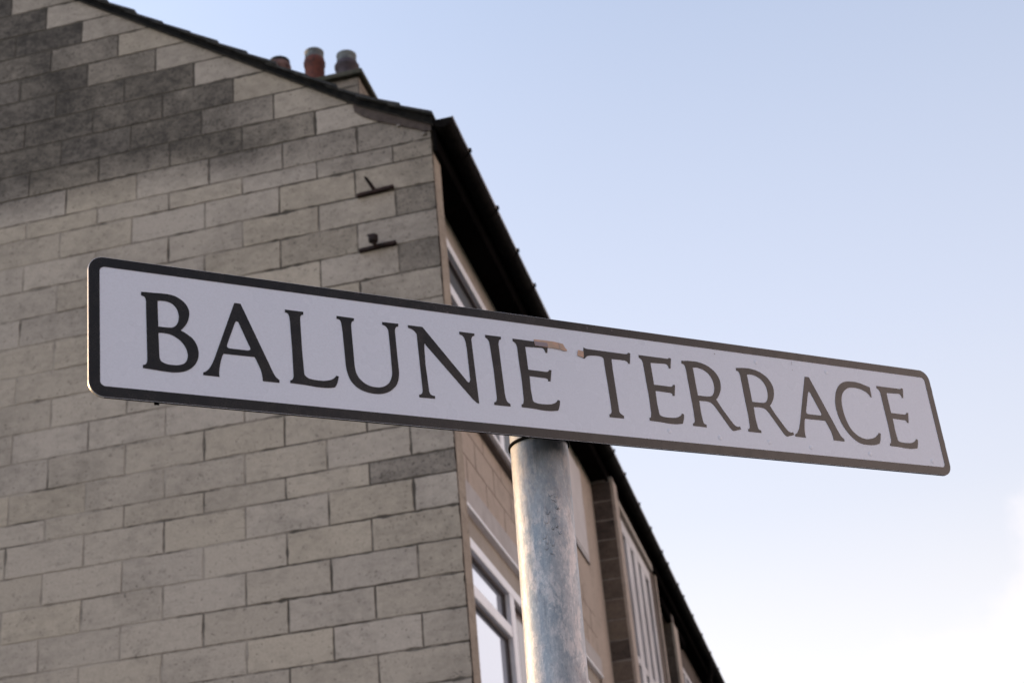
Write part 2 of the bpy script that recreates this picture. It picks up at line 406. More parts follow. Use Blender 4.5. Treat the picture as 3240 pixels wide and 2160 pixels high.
# end of the gable wall, harled: the warm strip beside the windows
e = MB()
zs = [0.0]+[k*0.2 for k in range(1, 34)]
ztop = 4.98+EYE
col_ = []
strip = []
for i in range(34):
    z = min(ztop, i*0.2)
    strip.append((rnd.uniform(-0.0015, 0.0025), 0.150+rnd.uniform(-0.003, 0.003), z))
vs = []
for (dx, yy, z) in strip:
    vs += [(0.004+dx, 0.003, z), (0.006+dx, yy, z), (-0.14, yy, z)]
fs = []
for i in range(len(strip)-1):
    a = i*3; fs += [(a, a+1, a+4, a+3), (a+1, a+2, a+5, a+4)]
e.add(vs, fs, col=(0.28, 0.9, 0.4))
e.build('wall_end', M['block'], H1)

# ---- front wall of the end house
f = MB()
def wall_panel(mb, X, y0, y1, z0, z1, thick=0.15, **k): box_wall(mb, X-thick, X, y0, y1, z0, z1, **k)
T = (0.08, 0.8, 0.45)
LW0, LW1 = 0.7, 2.76         # lower window opening
UW0, UW1 = 3.62, 4.62
WY1 = 3.35; VY0 = 3.62; WY2 = 4.80
wall_panel(f, XF, 0.15, 5.44, -EYE, LW0, col=T)
wall_panel(f, XF, WY2+0.0, 5.44, LW0, 4.86, col=T)
wall_panel(f, XF, 0.15, WY2, 3.108, UW0-0.03, col=T)
wall_panel(f, XF, WY1, WY2, UW0-0.03, 3.88, col=T)
wall_panel(f, XF, WY1, VY0, 3.88, 4.66, col=T)
f.build('front_wall', M['roughcast'], H1)
# faint jointing of the spandrel blocks
j = MB()
def jb(y0, y1, z): j.box((XF-0.01, y0, z+EYE-0.003), (XF+0.0025, y1, z+EYE+0.003), col=(0.5, 0, 0))
for k, z in enumerate((3.28, 3.455)):
    jb(0.15, WY2, z)
for k in range(3):
    zz = 3.108+0.173*k
    for q in range(12):
        y = 0.30+0.45*q+(0.225 if k % 2 else 0)
        if y < WY2: j.box((XF-0.01, y-0.003, zz+EYE), (XF+0.0022, y+0.003, min(zz+0.173, UW0-0.03)+EYE), col=(0.5, 0, 0))
j.build('wall_joints', M['faint_joint'], H1)
p = MB()
box_wall(p, XF-0.1, XF-0.005, 0.15, WY2, 4.64, 4.86, col=(1, 1, 1))
p.build('head_panel', M['soffit_panel'], H1)
c = MB()
for k in range(11):
    y = 0.15+k*0.432
    box_wall(c, XF-0.05, XF+0.012+rnd.uniform(-.001, .001), y, min(y+0.429, WY2), 2.965, 3.104)
c.build('cladding', M['cladding'], H1)
p = MB(); box_wall(p, XF-0.05, XF+0.018, 0.15, WY2-0.02, 2.945, 2.965)
p.build('drip_trim', M['white'], H1, bevel=0.004)
p = MB(); box_wall(p, XF-0.1, XF-0.02, 0.15, WY2, 2.76, 2.94)
p.build('head_panel', M['soffit_panel'], H1)

def window(parent, X, y0, y1, z0, z1, lights, transom=None, fw=0.062, mats=None, panes=None, depth=0.07, sill=True, trans_lights=None):
    """lights: y positions of the mullion centres; transom: height of the transom centre"""
    X0 = X-depth; z0 += EYE; z1 += EYE
    fr = MB()
    def bar(a, b, pz0, pz1, xo=0.0): fr.box((X0+xo, a, pz0), (X+xo, b, pz1))
    bar(y0, y0+fw, z0, z1); bar(y1-fw, y1, z0, z1); bar(y0+fw, y1-fw, z1-fw, z1); bar(y0+fw, y1-fw, z0, z0+fw)
    ys = [y0+fw]+[v for m in lights for v in (m-fw*0.9, m+fw*0.9)]+[y1-fw]
    for m in lights: bar(m-fw*0.9, m+fw*0.9, z0+fw, z1-fw)
    W = fr.build('window', mats or M['white'], parent, bevel=0.006)
    cells = []
    for q in range(0, len(ys), 2):
        a, b = ys[q], ys[q+1]
        if transom is not None and (trans_lights is None or q//2 in trans_lights):
            t = transom+EYE
            tb = MB(); tb.box((X0+0.004, a, t-0.036), (X-0.004, b, t+0.036)); tb.build('transom', mats or M['white'], W, bevel=0.008)
            cells += [(a, b, z0+fw, t-0.036, q//2), (a, b, t+0.036, z1-fw, q//2)]
        else: cells.append((a, b, z0+fw, z1-fw, q//2))
    for (a, b, c0, c1, qi) in cells:
        gk = MB(); xo = X-0.030; tt = 0.014
        gk.box((xo-0.02, a, c0), (xo, a+tt, c1)); gk.box((xo-0.02, b-tt, c0), (xo, b, c1))
        gk.box((xo-0.02, a+tt, c1-tt), (xo, b-tt, c1)); gk.box((xo-0.02, a+tt, c0), (xo, b-tt, c0+tt))
        gk.build('gasket', M['gasket'], W)
        pn = MB(); pn.box((xo-0.026, a+tt, c0+tt), (xo-0.012, b-tt, c1-tt))
        pn.build('pane', M[(panes or {}).get(qi, 'glass')], W)
    if sill:
        s = MB(); s.prism([(X0, z0-0.035), (X+0.045, z0-0.035), (X+0.045, z0-0.012), (X0, z0)], 1, y0-0.01, y1+0.02); s.build('sill', mats or M['white'], W, bevel=0.003)
        s = MB(); s.box((X0, y0, z0-0.05), (X+0.02, y1+0.01, z0-0.0355)); s.build('sill_shade_strip', M['gasket'], W)  # solid dark strip stands in for the shade under the sill
    return W
M['curtain_glass'] = mat('curtained_glass', (0.30, 0.25, 0.24), 0.12, ior=1.3)[0]
window(H1, XF+0.02, 0.16, WY2-0.03, LW0, LW1, [1.558, 3.2], 2.467, panes={1: 'curtain_glass'}, trans_lights=(0, 2))
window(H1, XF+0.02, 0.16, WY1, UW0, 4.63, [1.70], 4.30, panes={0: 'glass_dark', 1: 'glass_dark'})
# second upper window: only its boarded far jamb shows beyond the pole
W = window(H1, XF+0.01, VY0, WY2-0.01, 3.90, 4.70, [4.1], None, sill=False)
b = MB(); b.box((XF-0.03, 3.70, 3.915+EYE), (XF+0.016, WY2-0.03, 4.69+EYE)); b.build('infill_panel', M['grey_board'], W)
b = MB(); b.box((XF-0.05, VY0, 3.875+EYE), (XF+0.014, WY2-0.01, 3.889+EYE)); b.build('sill_shade_strip', M['gasket'], W)  # dark strip drawn as shade along the foot of the panel

# ---- middle house: cross wall (pier) with dark blocks, then a window band
PX = 0.065
f = MB()
f.box((-0.30, 5.447, 0), (PX, 5.60, 4.86+EYE), mi=1, col=(0, 0, 0))
zz = 4.82
kk = 0
while zz > -1.5:
    z1 = zz; z0 = zz-0.176; zz -= 0.176; kk += 1
    xs = (-0.30, -0.02 if False else PX-0.003)
    block_face(f, [(xs[0], z0+0.007+EYE), (xs[1], z0+0.007+EYE), (xs[1], z1-0.004+EYE), (xs[0], z1-0.004+EYE)],
               lambda x, z, dd: (x, 5.447-dd, z), (rnd.uniform(0.35, 0.85), rnd.random(), rnd.random()))
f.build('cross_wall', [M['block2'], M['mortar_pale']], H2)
f = MB(); f.box((PX-0.02, 5.443, 0), (PX+0.006, 5.66, 4.84+EYE), col=(0.1, 0.5, 0.5)); f.build('wall_end', M['roughcast'], H2)
f = MB()
box_wall(f, -0.3, -0.02, 5.60, 8.0, -EYE, 0.9, col=T)
box_wall(f, -0.3, 0.0, 7.98, 8.36, -EYE, 4.84, col=(0.6, 0.5, 0.4))
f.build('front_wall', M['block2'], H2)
f = MB(); f.box((0.0, 8.28, 0), (0.02, 8.37, 4.84+EYE), col=(0.05, 0.5, 0.5)); f.build('wall_end', M['roughcast'], H2)
W = window(H2, 0.0, 5.67, 7.98, 0.9, 4.76, [6.10, 6.55, 7.0, 7.45], 3.45, fw=0.14, mats=M['white_worn'], panes={k: 'blind' for k in range(8)})
h = MB(); box_wall(h, -0.05, 0.035, 5.66, 8.0, 4.765, 4.83); h.build('head_beam', M['soffit_panel'], H2)

# ---- far house: deep recess, cross wall and windows in the shade
f = MB()
box_wall(f, -1.2, -0.9, 8.36, 9.1, -EYE, 4.84, col=(0.9, 0.5, 0.2))
f.box((-1.2, 9.02, 0), (0.055, 9.2, 4.60+EYE), col=(0.7, 0.5, 0.3))
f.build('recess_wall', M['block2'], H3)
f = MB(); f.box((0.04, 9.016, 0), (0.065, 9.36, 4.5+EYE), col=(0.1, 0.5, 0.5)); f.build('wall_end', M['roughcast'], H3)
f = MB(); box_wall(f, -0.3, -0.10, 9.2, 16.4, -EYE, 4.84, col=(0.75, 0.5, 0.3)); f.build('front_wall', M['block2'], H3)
h = MB(); box_wall(h, 0.0, 0.05, 8.37, 10.2, 4.50, 4.60); h.build('beam', M['black'], H3)
for ya in (9.8, 12.4): window(H3, -0.05, ya, ya+1.9, 2.9, 4.4, [ya+0.95], None, mats=M['white_worn'])

# ---- eaves, gutter and roof for each house
SOF = 4.84
def half_ring(mb, ri, ro, xc, zc, y0, y1, n=14, **k):
    pts = [(xc+ro*math.cos(math.pi+math.pi*i/n), zc+ro*math.sin(math.pi+math.pi*i/n)) for i in range(n+1)]
    pin = [(xc+ri*math.cos(math.pi+math.pi*i/n), zc+ri*math.sin(math.pi+math.pi*i/n)) for i in range(n+1)]
    v = [(x, y0, z) for x, z in pts]+[(x, y1, z) for x, z in pts]+[(x, y0, z) for x, z in pin]+[(x, y1, z) for x, z in pin]
    m = n+1; fs = []
    for i in range(n):
        fs += [(i, i+1, m+i+1, m+i), (2*m+i+1, 2*m+i, 3*m+i, 3*m+i+1), (i+1, i, 2*m+i, 2*m+i+1), (m+i, m+i+1, 3*m+i+1, 3*m+i)]
    fs += [(0, m, 3*m, 2*m), (n, 2*m+n, 3*m+n, m+n)]
    mb.add(v, fs, **k)
GX, GZ, GR = 0.087, 4.985+EYE, 0.056
brk = {1: [0.32, 0.99, 1.55, 2.05, 2.9, 3.7, 4.5, 5.2], 2: [5.78, 6.6, 7.33, 8.1], 3: [8.52, 9.3, 9.78, 10.6, 11.49, 12.4, 13.3, 14.3, 15.3]}
for i, (H, y0, y1) in enumerate(((H1, 0.0, 5.438), (H2, 5.442, 8.498), (H3, 8.502, 16.5)), 1):
    ya = y0-0.02 if i == 1 else y0
    s = MB(); box_wall(s, -0.30, 0.012, (0.152 if i == 1 else y0), y1, SOF, SOF+0.018); s.build('soffit', M['black'], H)
    s = MB(); box_wall(s, 0.012, 0.032, (0.004 if i == 1 else y0), y1, SOF-0.02, 5.02); s.build('fascia', M['black'], H)
    gt = MB(); half_ring(gt, GR-0.005, GR, GX, GZ, ya-(0.03 if i == 1 else 0), y1)
    if i == 1: gt.prism([(GX+GR*math.cos(math.pi+math.pi*q/12), GZ+GR*math.sin(math.pi+math.pi*q/12)) for q in range(13)], 1, ya-0.036, ya-0.029)
    G = gt.build('gutter', M['iron'], H)
    lp = MB()
    yy = ya-(0.03 if i == 1 else 0)
    while yy < y1:
        ye = min(y1, yy+rnd.uniform(0.3, 0.7))
        dz = rnd.uniform(-.001, .001)
        lp.box((GX+GR-0.003, yy+0.001, GZ-0.011+dz), (GX+GR+0.005, ye-0.001, GZ+0.008+dz)); yy = ye
    lp.build('gutter_lip', M['lip'], G)
    for yb in brk[i]:
        bb = MB(); half_ring(bb, GR-0.001, GR+0.009, GX, GZ+0.006, yb-0.016, yb+0.016)
        bb.box((GX+GR-0.002, yb-0.012, GZ), (GX+GR+0.016, yb+0.012, GZ+0.018)); bb.build('gutter_bracket', M['iron'], G)
    rf = MB()
    RZ = 5.03
    ys = -0.045 if i == 1 else y0
    slate_slope(rf, 0.030, RIDGE_X, ys, y1, 1, seed=i)
    def under(lo, hi, x0=0.02):
        A = [(x0, roofline(x0)), (-0.4, roofline(-0.4)), (RIDGE_X, RIDGE_Z)]
        return [(x, z+EYE+lo) for x, z in A]+[(x, z+EYE+hi) for x, z in A[::-1]]
    rf.prism(under(-0.03, 0.004)[::-1], 1, ys+0.02, y1)
    slate_slope(rf, -8.23, RIDGE_X, ys, y1, -1, seed=i+5)
    rf.prism([(2*RIDGE_X-x, z) for x, z in under(-0.03, 0.004)], 1, ys+0.02, y1)
    R_ = rf.build('roof', M['slate'], H)
    rd = MB(); yy = ys
    while yy < y1: ye = min(y1, yy+0.45); rd.tube([(RIDGE_X, yy, RIDGE_Z+EYE+0.03), (RIDGE_X, ye-0.005, RIDGE_Z+EYE+0.034)], 0.085, 12); yy = ye
    rd.build('ridge_tiles', M['slate'], R_)
# verge board under the slates at the gable
v = MB()
vb = under(-0.026, 0.022)
v.prism(vb[::-1], 1, -0.030, 0.0); v.prism([(2*RIDGE_X-x, z) for x, z in vb], 1, -0.030, 0.0)
v.build('verge_board', M['verge'], H1)
# brown mortar patch filling the foot of the verge
v = MB()
P = rough_outline([(-0.445, 5.30), (-0.440, 5.195), (-0.385, 5.150), (-0.32, 5.105), (-0.26, 5.075), (-0.19, 5.042), (-0.11, 5.000), (-0.03, 4.958), (0.008, 4.958), (0.008, 5.02)], 0.03, 0.003)
v.prism([(a, b2+EYE) for a, b2 in P], 1, -0.010, 0.004)
v.build('verge_mortar', M['fillet'], H1)
for (x, z) in ((-0.035, 4.945), (-0.18, 5.035)):
    v = MB(); v.lathe([(0.0, -0.012), (0.013, -0.006), (0.014, 0.004), (0.0, 0.012)], (x, -0.002, z+EYE), 9); v.build('loose_mortar', M['mortar_pale'], H1)

# downpipe of the far house
dpm = MB(); dpm.tube([(GX+0.005, 12.6, GZ-0.04), (GX+0.005, 12.6, GZ-0.22), (0.0, 12.6, GZ-0.42), (0.0, 12.6, 0.1)], 0.034, 14)
dpm.build('downpipe', M['iron'], H3)

# ---- chimney
P1X, P1Z, P2X, P2Z, P3X, P3Z = -2.34, 8.885, -2.0, 8.90, -1.69, 8.785
CY = 3.6; cz = 8.355+EYE
cx1, cx0 = -1.50, -2.62
ch = MB()
zb = 0
z = roofline(cx1)-0.1+EYE
ch.box((cx0, CY+0.05, z), (cx1, CY+0.72, cz-0.05), mi=1, col=(0.4, 0, 0))
k = 0
while z < cz-0.06:
    z1 = min(z+0.176, cz-0.055)
    x = cx0+(0.0 if k % 2 else -0.225)
    while x < cx1:
        a, b2 = max(cx0, x), min(cx1, x+0.45)
        if b2-a > 0.03:
            t_ = (rnd.uniform(0.55, 0.8), rnd.random(), rnd.random())
            block_face(ch, [(a+0.004, z+0.005), (b2-0.004, z+0.005), (b2-0.004, z1-0.005), (a+0.004, z1-0.005)], lambda q, s_, dd: (q, CY+0.05-dd, s_), t_)
        x += 0.45
    ya = CY+0.05
    while ya < CY+0.7:
        block_face(ch, [(ya+0.004, z+0.005), (min(ya+0.34, CY+0.72)-0.004, z+0.005), (min(ya+0.34, CY+0.72)-0.004, z1-0.005), (ya+0.004, z1-0.005)], lambda q, s_, dd: (cx1+dd, q, s_), (0.5, 0.5, 0.4))
        ya += 0.34
    z = z1; k += 1
CH = ch.build('chimney', [M['block'], M['mortar']], H1)
cp = MB(); cp.box((cx0-0.05, CY-0.0, cz-0.052), (-1.454, CY+0.78, cz)); cp.build('chimney_cope', M['cope'], CH, bevel=0.008)
fl = MB(); fl.prism([(cx1+0.16, roofline(cx1+0.16)+EYE+0.02), (cx1+0.16, roofline(cx1+0.16)+EYE+0.07), (cx0, roofline(cx0)+EYE+0.09), (cx0, roofline(cx0)+EYE)], 1, CY-0.06, CY+0.06); fl.build('flashing', M['slate'], CH)
def pot(x, y, ztop, r_, body, rim, cap=None, shoulder=0.0, rimh=0.075):
    z0 = cz-0.02; h_ = ztop-z0
    m = MB()
    prof = [(r_*0.98, 0), (r_*0.96, h_*0.45), (r_*0.98, h_-rimh-0.10), (r_*(1.06+shoulder), h_-rimh-0.075), (r_*(1.08+shoulder), h_-rimh-0.045), (r_*1.0, h_-rimh-0.012), (r_*0.94, h_-rimh)]
    m.lathe(prof, (x, y, z0))
    o = m.build('chimney_pot', body, CH)
    m = MB()
    m.lathe([(r_*0.94, h_-rimh), (r_*0.955, h_-rimh+0.01), (r_*0.93, h_-rimh+0.018), (r_*0.93, h_-0.025), (r_*0.96, h_-0.018), (r_*0.96, h_-0.004), (r_*0.92, h_), (r_*0.74, h_), (r_*0.72, h_-0.2)], (x, y, z0))
    m.build('rim', rim, o)
    return o
tag(pot(P1X, CY+0.33, P1Z+EYE, 0.100, M['pot_brown'], M['soot'], rimh=0.035), 'sooty brown pot with a black rim, mostly hidden by the roof edge')
tag(pot(P2X, CY+0.33, P2Z+EYE, 0.094, M['pot_red'], M['pot_grey'], rimh=0.085), 'orange-red clay pot with a pale grey rim')
tag(pot(P3X, CY+0.33, P3Z+EYE, 0.097, M['pot_purple'], M['pot_grey'], shoulder=0.10, rimh=0.085), 'purple-brown pot with a swollen collar and grey rim')

# ---- rusty iron fixings on the gable
def fixing(xa, xb, za, zb_, label, kind):
    m = MB(); n = 10
    pts = [(xa+(xb-xa)*i/n, -0.010+rnd.uniform(-.001, .001), EYE+za+(zb_-za)*i/n+rnd.uniform(-.0012, .0012)) for i in range(n+1)]
    vs = []
    for i, q in enumerate(pts):
        h = 0.0085+rnd.uniform(-.0012, .0012); dd = 0.012
        vs += [(q[0], q[1]+dd, q[2]-h), (q[0], q[1]-dd, q[2]-h), (q[0], q[1]-dd, q[2]+h), (q[0], q[1]+dd, q[2]+h)]
    fs = [(0, 1, 2, 3), tuple(4*n+i for i in (3, 2, 1, 0))]
    for i in range(n):
        for q in range(4): fs.append((4*i+q, 4*i+4+q, 4*i+4+(q+1) % 4, 4*i+(q+1) % 4))
    m.add(vs, fs)
    o = m.build('iron_bracket', M['rust'], H1); tag(o, label)
    m = MB()
    if kind == 'spike':
        m.tube([(-0.345, -0.005, 4.640+EYE), (-0.357, -0.035, 4.664+EYE), (-0.372, -0.062, 4.690+EYE), (-0.379, -0.070, 4.700+EYE)], [0.011, 0.0105, 0.009, 0.004], 10)
        m.build('spike', M['rust'], o)
    else:
        m.tube([(-0.350, -0.0, 4.268+EYE), (-0.350, -0.06, 4.275+EYE)], 0.010, 10); m.build('stud', M['rust'], o)
        m = MB(); m.lathe([(0.0, -0.022), (0.026, -0.022), (0.029, -0.010), (0.029, 0.018), (0.022, 0.022), (0, 0.022)], (-0.352, -0.055, 4.300+EYE), 6, smooth=False)
        m.box((-0.385, -0.06, 4.318+EYE), (-0.365, -0.05, 4.332+EYE)); m.build('nut', M['rust'], o, bevel=0.003)
fixing(-0.446, -0.232, 4.622, 4.634, 'upper rusty iron bar with a tapered spike', 'spike')
fixing(-0.448, -0.236, 4.266, 4.276, 'lower rusty iron bar with a chunky nut', 'nut')

# ------------------------------------------------------------------ ground
def sheet(name, x0, x1, y0, y1, z, m):
    mb = MB(); mb.box((x0, y0, z-0.2), (x1, y1, z)); return tag(mb.build(name, m), kind='structure')
M['grass'] = simple('grass', (0.045, 0.075, 0.025), (0.09, 0.10, 0.04), 6, 0.95, bmp=0.6)
M['asphalt'] = simple('asphalt', (0.05, 0.05, 0.05), (0.075, 0.072, 0.07), 40, 0.9)
M['paving'] = simple('paving', (0.22, 0.20, 0.185), (0.30, 0.28, 0.26), 12, 0.9)
sheet('ground', -600, 600, -600, 600, -0.02, M['grass'])
sheet('pavement', 0.9, 3.4, -60, 60, 0.10, M['paving'])
sheet('road', 3.5, 10.0, -60, 60, -0.004, M['asphalt'])
sheet('kerb', 3.4, 3.5, -60, 60, 0.104, M['cladding'])
sheet('path', -8.2, 0.9, -3.2, -0.6, 0.02, M['paving'])
